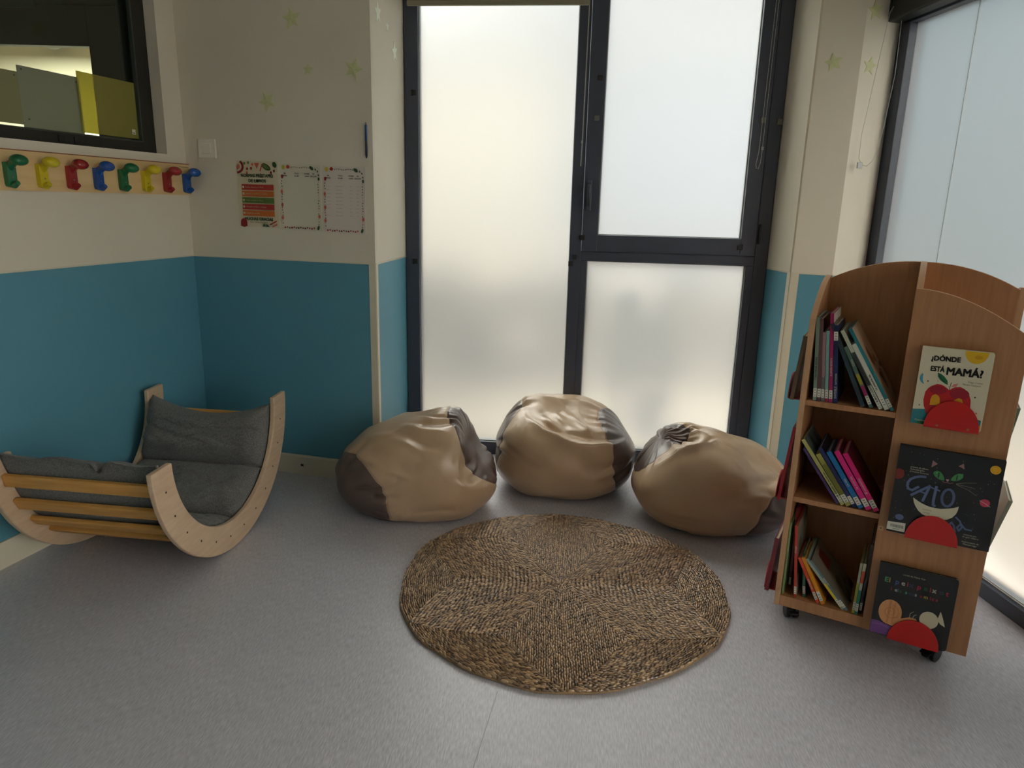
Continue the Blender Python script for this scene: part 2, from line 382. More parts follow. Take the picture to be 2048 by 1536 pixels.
for nm, x0, x1, z0, z1 in (('glass_pane', -0.522, 0.291, 0.074, 2.70), ('glass_pane', 0.386, 1.206, 0.074, 1.117), ('glass_pane', 0.435, 1.167, 1.254, 2.62)):
    MB().box(x0, x1, 0.028, 0.034, z0, z1).build(nm, M_FROST, win)
    g = 0.004
    MB().box(x0, x0 + g, 0.012, 0.028, z0, z1).box(x1 - g, x1, 0.012, 0.028, z0, z1).box(x0, x1, 0.012, 0.028, z0, z0 + g).box(x0, x1, 0.012, 0.028, z1 - g, z1).build('glazing_bead', M_SEAL, win)
# lever handle of the casement
h = MB().box(0.366, 0.392, -0.030, -0.022, 1.375, 1.53).build('handle', M_FRAME, win, bevel=0.004)
MB().tube([(0.379, -0.024, 1.505), (0.379, -0.05, 1.505), (0.379, -0.058, 1.49), (0.379, -0.058, 1.40)], 0.008, 10).build('lever', mat('grey_handle', srgb(70, 74, 84), 0.3), h, smooth=True)
for x, z, dark in ((0.452 - .045, 2.02, 1), (0.42 - .02, 1.83, 0), (0.355, 1.238, 1), (0.318, 1.135, 1), (0.300, 1.10, 1), (1.165, 1.212, 1), (-0.545, 1.945, 1), (1.215, 1.83, 0), (1.298, 1.825, 0), (-0.545, 1.085, 1)):
    MB().box(x - .013, x + .013, -0.030 if 0.35 < x < 1.25 else -0.020, -0.010, z - .013, z + .013).build('latch_pad', M_BLACK if dark else mat('grey_pad', srgb(110, 108, 100), 0.6), win, bevel=0.002)
MB().box(1.252, 1.262, -0.026, -0.010, 1.23, 1.33).build('hinge', M_BLACK, win, bevel=0.002)

# ------------------------------------------------------------------ window 2 (right, floor to head)
w2 = tag(empty('window_2', R0, math.pi / 2 - RT), kind='structure')   # local x runs away from the camera along the wall, y to the left (into the room)
F2 = [(1.125, 1.205, 0.0, 2.30), (-0.7, -0.62, 0.0, 2.30), (-0.62, 1.125, 0.0, 0.059), (-0.62, 1.125, 2.215, 2.30)]
mb = MB()
for x0, x1, z0, z1 in F2: mb.box(x0, x1, -0.07, 0.006, z0, z1)
mb.build('frame', M_FRAME, w2, bevel=0.003)
for x0, x1 in ((-0.62, 0.739), (0.741, 1.125)):
    MB().box(x0, x1, -0.036, -0.030, 0.059, 2.215).build('glass_pane', M_FROST, w2)
mb = MB()
for q in (0.059, 0.070): mb.box(-0.62, 1.125, -0.028 + (q - .059), -0.016 + (q - .059) * .5, q, q + 0.004)
mb.build('glazing_bead', M_SEAL, w2)
MB().box(0.7388, 0.7412, -0.0375, -0.0285, 0.059, 2.215).build('glass_joint', mat('joint_grey', srgb(168, 178, 182), 0.4), w2)

# ------------------------------------------------------------------ window 5 (unseen glazing added behind the camera to brighten the room)
w5 = tag(empty('fill_window', R0, math.pi / 2 - RT), kind='structure')
mb = MB()
for x0, x1, z0, z1 in [(-1.38, -1.3, 0.0, 2.30), (-4.5, -4.42, 0.0, 2.30), (-4.42, -1.38, 0.0, 0.059), (-4.42, -1.38, 2.215, 2.30), (-2.94, -2.86, 0.059, 2.215)]: mb.box(x0, x1, -0.07, 0.006, z0, z1)
mb.build('frame', M_FRAME, w5, bevel=0.003)
for x0, x1 in ((-4.42, -2.94), (-2.86, -1.38)):
    MB().box(x0, x1, -0.036, -0.030, 0.059, 2.215).build('glass_pane', M_FROST, w5)

# ------------------------------------------------------------------ window 3 (interior window in the left wall)
w3 = tag(empty('window_3', C0, math.atan2(L.y, L.x)), kind='structure')   # local x along the wall toward the camera, local y = into room? (checked below)
# local +y = rotate x by +90 deg
_ly = Vector((-L.y, L.x, 0)); SGN = 1 if _ly.dot(-S) > 0 else -1            # SGN*y points out of the room
def b3(name, rects, y0, y1, m, bevel=0.002):
    mb = MB()
    for x0, x1, z0, z1 in rects: mb.box(x0, x1, SGN * y0, SGN * y1, z0, z1)
    return mb.build(name, m, w3, bevel=bevel)
M_OLIVE = mat('dark_window_frame', srgb(34, 34, 28), 0.45)
b3('frame', [(WS0, 0.205, WZ0, WZ1), (0.205, 1.70, WZ0, 1.640), (0.205, 1.70, 2.29, WZ1), (1.70, WS1, WZ0, WZ1)], 0.058, 0.135, M_OLIVE)
b3('glazing_bead', [(0.205, 0.212, 1.640, 2.29), (0.205, 1.70, 1.636, 1.642)], 0.055, 0.075, mat('dark_bead', srgb(58, 66, 60), 0.4))
b3('glass_pane', [(0.205, 1.70, 1.640, 2.29)], 0.085, 0.089, M_CLEAR, 0)
b3('latch_pad', [(0.64, 0.672, 1.600, 1.628), (0.565, 0.595, 1.600, 1.628)], 0.050, 0.060, M_BLACK)

# plastic sheets fixed to that pane
def sheet(name, s0, s1, z0, z1, off, m, label, cat, group=None, extras=None):
    o = MB().box(s0, s1, SGN * off, SGN * (off + 0.0012), z0, z1)
    r = empty(name, C0, math.atan2(L.y, L.x)); o.build('sleeve', m, r)
    if extras:
        for nm, x0, x1, a, b, mm in extras: MB().box(x0, x1, SGN * (off - 0.001), SGN * (off - 0.0001), a, b).build(nm, mm, r)
    return tag(r, label, cat, group)
M_FGREY = film('grey_plastic_film', srgb(150, 155, 135), 0.30); M_FGREY2 = film('olive_plastic_film', srgb(150, 150, 112), 0.35)
M_FYEL = film('yellow_plastic_film', srgb(190, 184, 100), 0.55)
M_SPOT = mat('dark_fastener', srgb(60, 60, 50), 0.5)
sheet('plastic_folder', 0.512, 0.797, 1.642, 1.868, 0.080, M_FGREY, 'translucent grey plastic folder in the middle of the interior window', 'folder', 'folders on the interior window',
      [('fastener', 0.775, 0.782, 1.852, 1.859, M_SPOT), ('fastener', 0.524, 0.530, 1.845, 1.851, M_SPOT), ('fastener', 0.768, 0.774, 1.672, 1.678, M_SPOT)])
sheet('plastic_folder', 0.800, 1.09, 1.652, 1.842, 0.076, M_FGREY2, 'olive tinted plastic folder cut off by the left edge of the photo', 'folder', 'folders on the interior window',
      [('fastener', 0.812, 0.818, 1.825, 1.831, M_SPOT)])
sheet('plastic_folder', 0.214, 0.530, 1.650, 1.892, 0.072, M_FYEL, 'yellow translucent plastic folder with a small barcode sticker', 'folder', 'folders on the interior window',
      [('barcode_sticker', 0.232, 0.252, 1.668, 1.690, mat('sticker_white', srgb(214, 212, 196), 0.6)), ('barcode', 0.236, 0.249, 1.671, 1.677, mat('ink_dark', (0.02, 0.02, 0.02), 0.6))])

# room beyond that window
M_NEXT = mat('corridor_wall', srgb(70, 76, 68), 0.7); M_NEXTW = mat('next_room_wall', srgb(226, 216, 190), 0.8)
mb = MB()
mb.box(-2.75, -1.85, 5.2, 5.3, 0, 2.8, 0).box(-7.5, -5.4, 5.2, 5.3, 0, 2.8, 0).box(-7.5, -1.85, 5.2, 5.3, 2.8, 2.95, 0).box(-5.4, -2.75, 5.2, 5.3, 2.56, 2.8, 0).box(-5.4, -2.75, 5.2, 5.3, 0, 0.9, 0)
tag(mb.build('wall_corridor', M_NEXT), kind='structure')
mb = MB().box(-2.875, -2.67, 5.13, 5.2, 0.7, 2.6).box(-5.4, -2.875, 5.13, 5.2, 2.352, 2.6).box(-5.4, -2.875, 5.13, 5.2, 0.7, 0.95)
tag(mb.build('window_4', mat('dark_olive_frame', srgb(30, 32, 20), 0.5), bevel=0.003), kind='structure')
tag(MB().box(-7.5, -2.0, 7.5, 7.6, 0, 3.2).box(-7.6, -7.5, 5.3, 7.6, 0, 3.2).box(-2.1, -2.0, 5.3, 7.5, 0, 3.2).build('wall_next_room', M_NEXTW), kind='structure')
tag(MB().box(-7.6, -2.0, 5.2, 7.6, 2.95, 3.05).build('ceiling_next_room', M_NEXTW), kind='structure')
def corridor(name, z0, z1, m):
    q = [C0 - S * .15 + L * 6.2, C0 - S * .15 + Vector((-.02, .1, 0)), Vector((-1.75, 5.2, 0)), Vector((-7.6, 5.2, 0)), Vector((-7.6, -2.5, 0))]
    tag(MB().prism([(p.x, p.y) for p in q], z0, z1, 'z').build(name, m), kind='structure')
corridor('floor_corridor', -0.1, 0, M_FLOOR); corridor('ceiling_corridor', 2.85, 2.95, M_NEXT)
tag(MB().box(-7.6, -2.0, 5.3, 7.6, -0.1, 0).build('floor_next_room', M_FLOOR), kind='structure')
tag(MB().box(-7.7, -7.6, -2.5, 5.3, 0, 2.95).build('wall_corridor_left', M_NEXT), kind='structure')
tag(MB().box(-7.7, -3.35, -2.6, -2.5, 0, 2.95).build('wall_corridor_front', M_NEXT), kind='structure')
tag(MB().box(-1.85, -1.75, 3.85, 5.3, 0, 2.95).build('wall_corridor_right', M_NEXT), kind='structure')
M_SIGN = mat('green_sign', srgb(20, 50, 28), 0.5)
sg = tag(empty('wall_sign', (-3.62, 5.125, 2.66)), 'dark green sign board seen through the interior window, top left', 'sign')
MB().box(-0.42, 0.42, -0.012, 0, -0.085, 0.085).build('board', M_SIGN, sg, bevel=0.002)
lamp = tag(empty('ceiling_lamp', (-4.50, 7.42, 2.95)), 'small round grey lamp high in the bright room beyond the interior window', 'lamp')
MB().ball((0, 0, -0.14), 0.09, 0.07, 0.07, nu=20, nv=10).build('dome', mat('lamp_grey', srgb(150, 150, 140), 0.5), lamp, smooth=True)
MB().cyl((0, 0, -0.08), 0.03, 0.08).build('stem', mat('lamp_grey', srgb(150, 150, 140), 0.5), lamp)

# ------------------------------------------------------------------ outside, seen blurred through the frosted glass
M_PAVE = mat('pavement', srgb(146, 132, 114), 0.9, noise=0.1, nscale=2)
M_FAC = mat('facade_render', srgb(144, 142, 134), 0.9)
tag(MB().box(-14, 16, 4.12, 30, -0.16, -0.06).box(2.1, 16, -8, 4.12, -0.16, -0.06).build('ground', M_PAVE), kind='structure')
hb = tag(empty('house', (0, 17, -0.1)), 'cream house front far outside, blurred behind the tall left frosted pane', 'building')
MB().box(-12, 1.1, 0, 4, 0, 4.4).build('wall', M_FAC, hb)
MB().prism([(-12.4, 4.4), (1.2, 4.4), (0.8, 6.0), (-10.5, 6.0)], -0.4, 4, 'y').build('roof', mat('slate_roof', srgb(116, 120, 124), 0.9), hb)
hc = tag(empty('house', (0, 17.5, -0.1)), 'blue grey house front added far outside to dim the right-hand frosted panes', 'building')
MB().box(1.5, 12, 0, 4, 0, 4.8).build('wall', mat('pane_dimming_front', srgb(108, 117, 130), 0.9), hc)  # added front, keeps the right panes dimmer than the left one
MB().prism([(1.4, 4.8), (12.4, 4.8), (11, 6.4), (2.4, 6.4)], -0.4, 4, 'y').build('roof', mat('slate_roof', srgb(116, 120, 124), 0.9), hc)
nb = tag(empty('house', (4.4, 0.6, -0.1)), 'blue grey wall added outside to darken the right-hand frosted window', 'building')
MB().box(0, 0.4, 0, 9, 0, 5.2).build('wall', mat('shade_wall_grey', srgb(76, 98, 112), 0.9), nb)  # added wall that shades the view through the right-hand window
MB().box(-0.15, 0.55, -0.1, 9.1, 5.2, 5.35).build('roof', mat('shade_wall_cap', srgb(150, 120, 100), 0.9), nb)
def bush(name, loc, rx, ry, h, col, label, seed, n=70):
    rnd = random.Random(seed); mb = MB()
    for k in range(n):
        c = (rx * rnd.uniform(-1, 1), ry * rnd.uniform(-1, 1), h * rnd.uniform(.1, .92)); r = min(ry, h) * rnd.uniform(.3, .5)
        mb.ball(c, r, r, r * .8, nu=7, nv=5)
    o = empty(name, loc); mb.build('foliage', mat('leaf_' + name + str(seed), col, 0.8, noise=0.3), o, smooth=False)
    for k in range(3): MB().cyl((rx * (k - 1) * .6, 0, 0), 0.03, h * .5).build('stem', mat('bark', srgb(80, 66, 50), 0.9), o)
    return tag(o, label, 'shrub')
bush('shrub', (0.86, 4.75, -0.06), .22, .2, .95, srgb(58, 52, 48), 'dark low shrub blurred behind the lower right frosted pane', 3, 40)
bush('hedge', (0.9, 6.3, -0.06), 2.5, .35, .88, srgb(98, 84, 66), 'brown hedge blurred behind the lower half of both frosted panes', 5, 150)

# ------------------------------------------------------------------ woven rug
def make_rug(cx, cy, R, th0):
    """six wedges, each woven as loops that follow its two straight sides and its outer arc"""
    rng = np.random.default_rng(4)
    pitch, step = 0.0076, 0.0175
    V, F, MI = [], [], []
    half = math.radians(30)
    base = []
    nr, nk = 3, 6
    for i in range(nr):
        t = (i + 0.5) / nr; w = math.sin(math.pi * (0.14 + 0.72 * t)) ** .85; x = (t - .5)
        base.append([(x * .86, math.cos(2 * math.pi * (k / nk + .25)) * w, math.sin(2 * math.pi * (k / nk + .25)) * w) for k in range(nk)])
    bv = np.array([(-0.5, 0, 0)] + [p for r in base for p in r] + [(0.5, 0, 0)])
    bf = [(0, 1 + (k + 1) % nk, 1 + k) for k in range(nk)]
    for i in range(nr - 1):
        bf += [(1 + i * nk + k, 1 + i * nk + (k + 1) % nk, 1 + (i + 1) * nk + (k + 1) % nk, 1 + (i + 1) * nk + k) for k in range(nk)]
    bf += [(len(bv) - 1, 1 + (nr - 1) * nk + k, 1 + (nr - 1) * nk + (k + 1) % nk) for k in range(nk)]
    r_in = R * math.sin(half) / (1 + math.sin(half))
    for wdg in range(6):
        ca = th0 + math.radians(60) * wdg
        k = 0
        while True:
            d = pitch * (k + 0.5)
            if d > r_in - 0.002: break
            # inset wedge: apex at distance d/sin(half) from the centre, radius R-d
            Rd = R - d; ap = d / math.sin(half)
            # corner angle where inset side meets inset arc
            beta = half - math.asin(min(1, d / Rd))
            pa = np.array([ap, 0.0]); c1 = np.array([Rd * math.cos(beta), Rd * math.sin(beta)]); c2 = np.array([c1[0], -c1[1]])
            path = []
            def seg(a, b):
                n = max(1, int(round(np.hypot(*(b - a)) / step)))
                for j in range(n):
                    t = (j + .5) / n; path.append((a + (b - a) * t, math.atan2(*(b - a)[::-1])))
            seg(pa, c1)
            n = max(1, int(round(2 * beta * Rd / step)))
            for j in range(n):
                a = beta - 2 * beta * (j + .5) / n; path.append((np.array([Rd * math.cos(a), Rd * math.sin(a)]), a - math.pi / 2))
            seg(c2, pa)
            for (p, a) in path:
                jit = rng.normal(0, 1, 6)
                ang = a + ca + (0.06 if k % 2 else -0.06) + jit[0] * .10
                r = math.hypot(*p); phi = math.atan2(p[1], p[0]) + ca
                wob = 1 + 0.012 * math.sin(3 * phi + 1) + 0.008 * math.sin(6 * (phi - th0 - math.radians(30)) + math.pi / 2) + .004 * math.sin(17 * phi)
                x, y = r * wob * math.cos(phi) + jit[1] * .0008, r * wob * math.sin(phi) + jit[2] * .0008
                ln = step * 1.35 * (1 + .12 * jit[3]); wd = pitch * 0.44 * (1 + .10 * jit[4])
                q = bv * np.array([ln, wd, wd * 1.85]); tilt = 0.0
                xz = q[:, 0] * math.cos(tilt) - q[:, 2] * math.sin(tilt); zz = q[:, 0] * math.sin(tilt) + q[:, 2] * math.cos(tilt)
                c, s = math.cos(ang), math.sin(ang)
                P = np.stack([xz * c - q[:, 1] * s + x, xz * s + q[:, 1] * c + y, zz + 0.0128 + jit[5] * .0006], 1)
                o = len(V) * len(bv)
                V.append(P); F.append(o); MI.append(int(rng.integers(0, 4)))
            k += 1
    VV = np.concatenate(V); nb = len(bv)
    faces = []; fm = []
    for o, m in zip(F, MI):
        faces += [tuple(i + o for i in f) for f in bf]; fm += [m] * len(bf)
    # body: a thick disc beneath the stitches
    n = 120; k0 = len(VV); prof = [(R * 0.99, 0.0012), (R * 1.002, 0.006), (R * .992, 0.0105), (R * .5, 0.0115), (0.002, 0.0115)]
    bvv = []
    for rr, z in prof:
        for i in range(n):
            a = 2 * math.pi * i / n; wob = 1 + 0.012 * math.sin(3 * a + 1) + 0.008 * math.sin(6 * (a - th0 - math.radians(30)) + math.pi / 2) + .004 * math.sin(17 * a)
            bvv.append((rr * wob * math.cos(a), rr * wob * math.sin(a), z))
    VV = np.concatenate([VV, np.array(bvv)])
    for j in range(len(prof) - 1):
        for i in range(n):
            faces.append((k0 + j * n + i, k0 + j * n + (i + 1) % n, k0 + (j + 1) * n + (i + 1) % n, k0 + (j + 1) * n + i)); fm.append(4)
    faces.append(tuple(k0 + i for i in range(n))); fm.append(4)
    me = bpy.data.meshes.new('woven_rug'); me.from_pydata(VV.tolist(), [], faces); me.update()
    uvl = me.uv_layers.new(name='fibre'); nl = len(me.loops); vi = np.zeros(nl, int); me.loops.foreach_get('vertex_index', vi)
    u_ = np.tile(bv[:, 0], len(V)); v_ = np.tile(bv[:, 1] + .3 * bv[:, 2], len(V)); u_ = np.concatenate([u_, np.zeros(len(bvv))]); v_ = np.concatenate([v_, np.zeros(len(bvv))])
    uvl.data.foreach_set('uv', np.stack([u_[vi], v_[vi]], 1).ravel())
    for i, c in enumerate([(164, 130, 90), (138, 106, 72), (192, 158, 116), (110, 82, 54)]):
        sm = mat('seagrass_%s' % ['straw', 'tan', 'pale', 'brown'][i], srgb(*c), 0.30, spec=0.9); me.materials.append(sm)
        nt = sm.node_tree; tg = nt.nodes.new('ShaderNodeTangent'); tg.direction_type = 'UV_MAP'; tg.uv_map = 'fibre'      # glossy along the fibre
        nt.links.new(tg.outputs[0], nt.nodes['Principled BSDF'].inputs['Tangent']); nt.nodes['Principled BSDF'].inputs['Anisotropic'].default_value = 0.9; nt.nodes['Principled BSDF'].inputs['Anisotropic Rotation'].default_value = 0.25
        nt.nodes['Principled BSDF'].inputs['IOR'].default_value = 1.75
    me.materials.append(mat('seagrass_base', srgb(150, 122, 88), 0.8))
    me.polygons.foreach_set('material_index', fm); me.polygons.foreach_set('use_smooth', [True] * len(fm))
    o = bpy.data.objects.new('woven_rug', me); SC.collection.objects.link(o); o.location = (cx, cy, 0)
    return tag(o, 'round brown seagrass rug woven in six wedges, lying on the grey floor', 'rug')
make_rug(0.206, 2.425, 0.612, math.radians(58))

# ------------------------------------------------------------------ bean bags
def bean_bag(name, loc, half, zc, pole, pole_l, lat_r, lat_l, feats, hprof, label, seed, pow_=2.5, yaw=0.0):
    """pole: direction of the right-hand brown end; lat_*: angular size of the two brown end caps (radians)"""
    rng = np.random.default_rng(seed)
    NT, NP = 150, 190
    pole = np.array(pole, float); pole /= np.linalg.norm(pole)
    pole_l = np.array(pole_l, float); pole_l /= np.linalg.norm(pole_l)
    t = np.linspace(0.012, math.pi - 0.012, NT); ph = np.linspace(0, 2 * math.pi, NP, endpoint=False)
    # move rows so that one row sits exactly on each seam
    ir = int(np.argmin(abs(t - lat_r))); il = int(np.argmin(abs(t - (math.pi - lat_l))))
    t = np.interp(np.arange(NT), [0, ir, il, NT - 1], [0.012, lat_r, math.pi - lat_l, math.pi - 0.012])
    TT, PP = np.meshgrid(t, ph, indexing='ij')
    q = (TT / math.pi)[..., None]; q = q * q * (3 - 2 * q); ax = pole * (1 - q) - pole_l * q; ax /= np.linalg.norm(ax, axis=-1, keepdims=True)
    e1 = np.cross(ax, [0, 0, 1.0]); e1 /= np.linalg.norm(e1, axis=-1, keepdims=True); e2 = np.cross(e1, ax)
    D = np.cos(TT)[..., None] * ax + (np.sin(TT) * np.cos(PP))[..., None] * e1 + (np.sin(TT) * np.sin(PP))[..., None] * e2
    hx, hy, hz = half
    rad = (abs(D[..., 0] / hx) ** pow_ + abs(D[..., 1] / hy) ** pow_ + abs(D[..., 2] / hz) ** pow_) ** (-1 / pow_)
    P = D * rad[..., None]; P[..., 2] += zc
    # puckers along the two seams
    for row, amp, k, s0 in ((lat_r, .0115, 17, 1.3), (math.pi - lat_l, .0115, 15, 0.4)):
        w = np.exp(-((TT - row) / 0.22) ** 2); wn_ = np.sin(k * PP + s0 + 1.7 * np.sin(3 * PP + s0)); n2 = np.clip(np.sin(5 * PP + s0 * 2), -.2, 1)
        P -= D * (w * (.45 + .55 * wn_) * n2 * amp * 1.6)[..., None]
        P -= D * (np.exp(-((TT - row) / 0.02) ** 2) * .0035)[..., None]
    # soft cloth undulation
    u = D * 4.0
    und = np.sin(u[..., 0] * 1.9 + 1.1 * np.sin(u[..., 2] * 1.3 + seed)) * np.sin(u[..., 2] * 1.7 + u[..., 1] + seed * 1.3)
    P += D * (und * .006)[..., None]
    # height profile along x, before the features
    xs, hs = zip(*hprof)
    f = np.interp(P[..., 0], xs, hs) / (zc + hz)
    up = np.clip((P[..., 2] - zc * .4) / (hz + zc * .6), 0, 1)
    P[..., 2] *= 1 + (f - 1) * up ** .8
    for k in range(26):      # random short folds, mostly running away from the seams
        i0 = int(rng.integers(ir - 4, il + 4)); j0 = int(rng.integers(0, NP)); di = int(rng.integers(-26, 26)); dj = int(rng.integers(-16, 16))
        a_, b_ = P[i0, j0].copy(), P[int(np.clip(i0 + di, 2, NT - 3)), (j0 + dj) % NP].copy(); ab = b_ - a_
        if ab @ ab < 1e-4: continue
        s = np.clip(((P - a_) @ ab) / (ab @ ab), 0, 1); dd = np.linalg.norm(P - a_ - s[..., None] * ab, axis=-1)
        h_ = float(rng.uniform(.004, .010)) * (1 if rng.random() > .4 else -.8); w_ = float(rng.uniform(.010, .022))
        P += D * (h_ * np.sin(math.pi * np.clip(s, .05, .95)) * np.exp(-(dd / w_) ** 1.4))[..., None]
    # features given as 3-D curves / points on the bag
    feats2 = []
    for ft in feats:
        feats2.append(ft)
        if ft[0] == 'ridge': feats2.append(('crease', [(a_ + .004, b_ + .034, c_ + .022) for a_, b_, c_ in ft[1]], ft[2] * 1.1, -ft[3] * .8, ft[4]))
    for ft in feats2:
        if ft[0] == 'dish':
            _, c, r, d, n = ft; c = np.array(c); n = np.array(n, float); n /= np.linalg.norm(n); r = np.array(r, float)
            q = (((P - c) / r) ** 2).sum(-1); P -= n * (d * np.exp(-q ** 1.5))[..., None]
        else:
            _, pts, w, h, n = ft; pts = np.array(pts, float)
            fine = np.concatenate([pts[i] + (pts[i + 1] - pts[i]) * np.linspace(0, 1, 4, endpoint=False)[:, None] for i in range(len(pts) - 1)] + [pts[-1:]])
            flatP = P.reshape(-1, 3); pts = np.array([flatP[np.argmin(((flatP - q_) ** 2).sum(-1))] for q_ in fine])   # lay the fold on the cloth
            pts[1:-1] = (pts[:-2] + 2 * pts[1:-1] + pts[2:]) / 4; n = np.array(n, float); n /= np.linalg.norm(n)
            best = np.full(P.shape[:2], 1e9); tt = np.zeros(P.shape[:2]); L_ = len(pts) - 1
            for i in range(L_):
                a, b = pts[i], pts[i + 1]; ab = b - a; s = np.clip(((P - a) @ ab) / (ab @ ab), 0, 1)
                dd = np.linalg.norm(P - a - s[..., None] * ab, axis=-1); m = dd < best; best = np.where(m, dd, best); tt = np.where(m, (i + s) / L_, tt)
            env = np.clip(np.sin(math.pi * np.clip(tt, 0.04, .96)), 0, 1) ** .6
            P += n * (h * 1.25 * env * np.exp(-(best / w) ** (1.25 if ft[0] == 'ridge' else 2)))[..., None]
    pass
    # sit flat on the floor with a small roll-over at the edge
    z = P[..., 2]; flat = z < 0.0
    low = np.clip((0.06 - z) / .12, 0, 1)
    P[..., 0:2] *= (1 - .05 * low ** 2)[..., None]
    P[..., 2] = np.where(z < 0.02, 0.02 * np.exp(np.clip((z - 0.02) / 0.02, -8, 0)) - .00002, z)
    root = empty(name, loc, yaw)
    def part(nm, i0, i1, m, caps):
        rows = P[i0:i1 + 1].reshape(-1, 3); n = i1 - i0 + 1; v = rows.tolist(); fc = []
        for i in range(n - 1):
            fc += [(i * NP + k, i * NP + (k + 1) % NP, (i + 1) * NP + (k + 1) % NP, (i + 1) * NP + k) for k in range(NP)]
        if caps == 'a': fc.append(tuple(range(NP)))
        if caps == 'b': fc.append(tuple((n - 1) * NP + k for k in range(NP)))
        return mesh_obj(nm, v, fc, m, root, smooth=True)
    tan = mat('tan_leatherette', srgb(184, 157, 128), 0.28, spec=0.5, bump=0.08, bscale=260)
    brn = mat('brown_leatherette', srgb(92, 76, 70), 0.3, spec=0.5, bump=0.08, bscale=260)
    part('end_panel', 0, ir, brn, 'a')['label'] = 'dark brown end panel'
    part('cover', ir, il, tan, None)
    part('end_panel', il, NT - 1, brn, 'b')['label'] = 'dark brown end panel'
    # stitched seams
    for row in (ir, il):
        MB().tube([tuple(p * 1.0) for p in P[row][::2]], 0.0016, 5, closed=True).build('seam', tan, root, smooth=True)
    return tag(root, label, 'bean bag', 'leatherette bean bags in front of the window')

bean_bag('bean_bag', (-0.432, 3.142, 0), (0.375, 0.285, 0.25), 0.20, (.86, -.02, .44), (-.84, -.50, -.22), 0.60, 0.72,
    [('dish', (.30, -.05, .33), (.12, .22, .13), .085, (.55, -.35, .6)),
     ('ridge', [(.20, -.02, .47), (.21, -.14, .38), (.215, -.22, .29), (.23, -.27, .22)], .022, .022, (-.1, -.8, .5)),
     ('ridge', [(.23, -.27, .21), (.28, -.28, .205), (.34, -.20, .23), (.37, -.10, .25)], .03, .030, (.2, -.6, .75)),
     ('ridge', [(-.05, -.10, .42), (.05, -.16, .40), (.14, -.16, .40)], .018, .010, (0, -.5, .9)),
     ('ridge', [(-.08, -.18, .38), (.04, -.24, .35), (.13, -.24, .34)], .018, .008, (0, -.7, .7)),
     ('ridge', [(.0, -.02, .45), (.08, -.1, .45), (.16, -.08, .46)], .014, .008, (0, -.5, .9)),
     ('crease', [(-.28, -.22, .16), (-.2, -.3, .17), (-.15, -.34, .17)], .02, -.012, (0, -1, .1)),
     ('crease', [(-.30, -.20, .28), (-.22, -.26, .30), (-.16, -.28, .29)], .018, -.010, (0, -.9, .4)),
     ('crease', [(-.02, -.36, .03), (.12, -.36, .06), (.24, -.3, .07)], .018, -.010, (0, -1, .2))],
    [(-.39, .24), (-.33, .345), (-.25, .385), (-.1, .42), (0, .445), (.1, .47), (.19, .485), (.26, .46), (.33, .38), (.39, .30)],
    'tan bean bag with brown ends on the left, its right end folded in', 3)
bean_bag('bean_bag', (0.275, 3.475, 0), (0.355, 0.35, 0.24), 0.20, (.96, -.16, .16), (-.97, .22, .1), 0.78, 0.66,
    [('dish', (.03, -.12, .43), (.25, .20, .16), .075, (.05, -.55, .8)),
     ('ridge', [(-.24, .0, .42), (-.20, -.14, .38), (-.12, -.24, .32), (-.03, -.28, .285), (.10, -.29, .275), (.22, -.27, .285), (.30, -.20, .32), (.33, -.08, .36)], .030, .030, (0, -.65, .75)),
     ('ridge', [(.02, -.05, .40), (.07, -.14, .36), (.12, -.22, .31)], .022, .020, (-.2, -.6, .75)),
     ('ridge', [(-.12, -.10, .38), (-.06, -.18, .34), (0, -.24, .30)], .020, .014, (-.2, -.6, .75)),
     ('ridge', [(-.24, .1, .43), (-.05, .08, .445), (.12, .06, .435), (.24, .02, .42)], .035, .018, (0, -.2, 1)),
     ('crease', [(.20, -.26, .17), (.26, -.24, .18), (.31, -.17, .19)], .02, -.014, (.3, -.9, 0)),
     ('crease', [(-.34, -.1, .26), (-.28, -.2, .26), (-.2, -.27, .25)], .015, -.008, (-.2, -.9, 0))],
    [(-.37, .30), (-.30, .41), (-.2, .455), (-.05, .45), (.1, .445), (.2, .435), (.28, .40), (.37, .32)],
    'tan bean bag in the middle under the mullion, its top sunk like a seat', 6)
bean_bag('bean_bag', (0.950, 3.100, 0), (0.375, 0.335, 0.21), 0.18, (-.80, .20, .56), (.82, -.55, -.26), 0.44, 0.70,
    [('dish', (-.17, -.04, .385), (.12, .13, .09), .070, (-.1, -.55, .85)),
     ('ridge', [(-.32, -.14, .31), (-.24, -.17, .335), (-.14, -.17, .335), (-.07, -.14, .34), (-.03, -.06, .36)], .020, .026, (0, -.3, .95)),
     ('ridge', [(-.22, .10, .40), (-.12, .06, .405), (-.05, -.02, .38)], .020, .018, (0, .1, 1)),
     ('ridge', [(-.03, -.08, .36), (.03, -.14, .33), (.08, -.20, .29)], .012, .010, (0, -.6, .8)),
     ('dish', (.17, -.14, .31), (.13, .12, .12), .055, (.05, -.6, .8)),
     ('ridge', [(.02, -.27, .205), (.12, -.28, .205), (.20, -.25, .23), (.25, -.18, .27)], .020, .024, (0, -.8, .6)),
     ('crease', [(-.34, -.14, .10), (-.25, -.25, .09), (-.14, -.31, .085)], .025, -.022, (0, -1, .3)),
     ('ridge', [(-.1, -.30, .20), (0, -.33, .19), (.1, -.33, .18)], .03, .008, (0, -1, .2))],
    [(-.39, .24), (-.33, .32), (-.22, .44), (-.1, .43), (0, .40), (.1, .37), (.2, .355), (.28, .335), (.39, .22)],
    'tan bean bag with brown ends on the right, next to the wooden bookcase', 9)

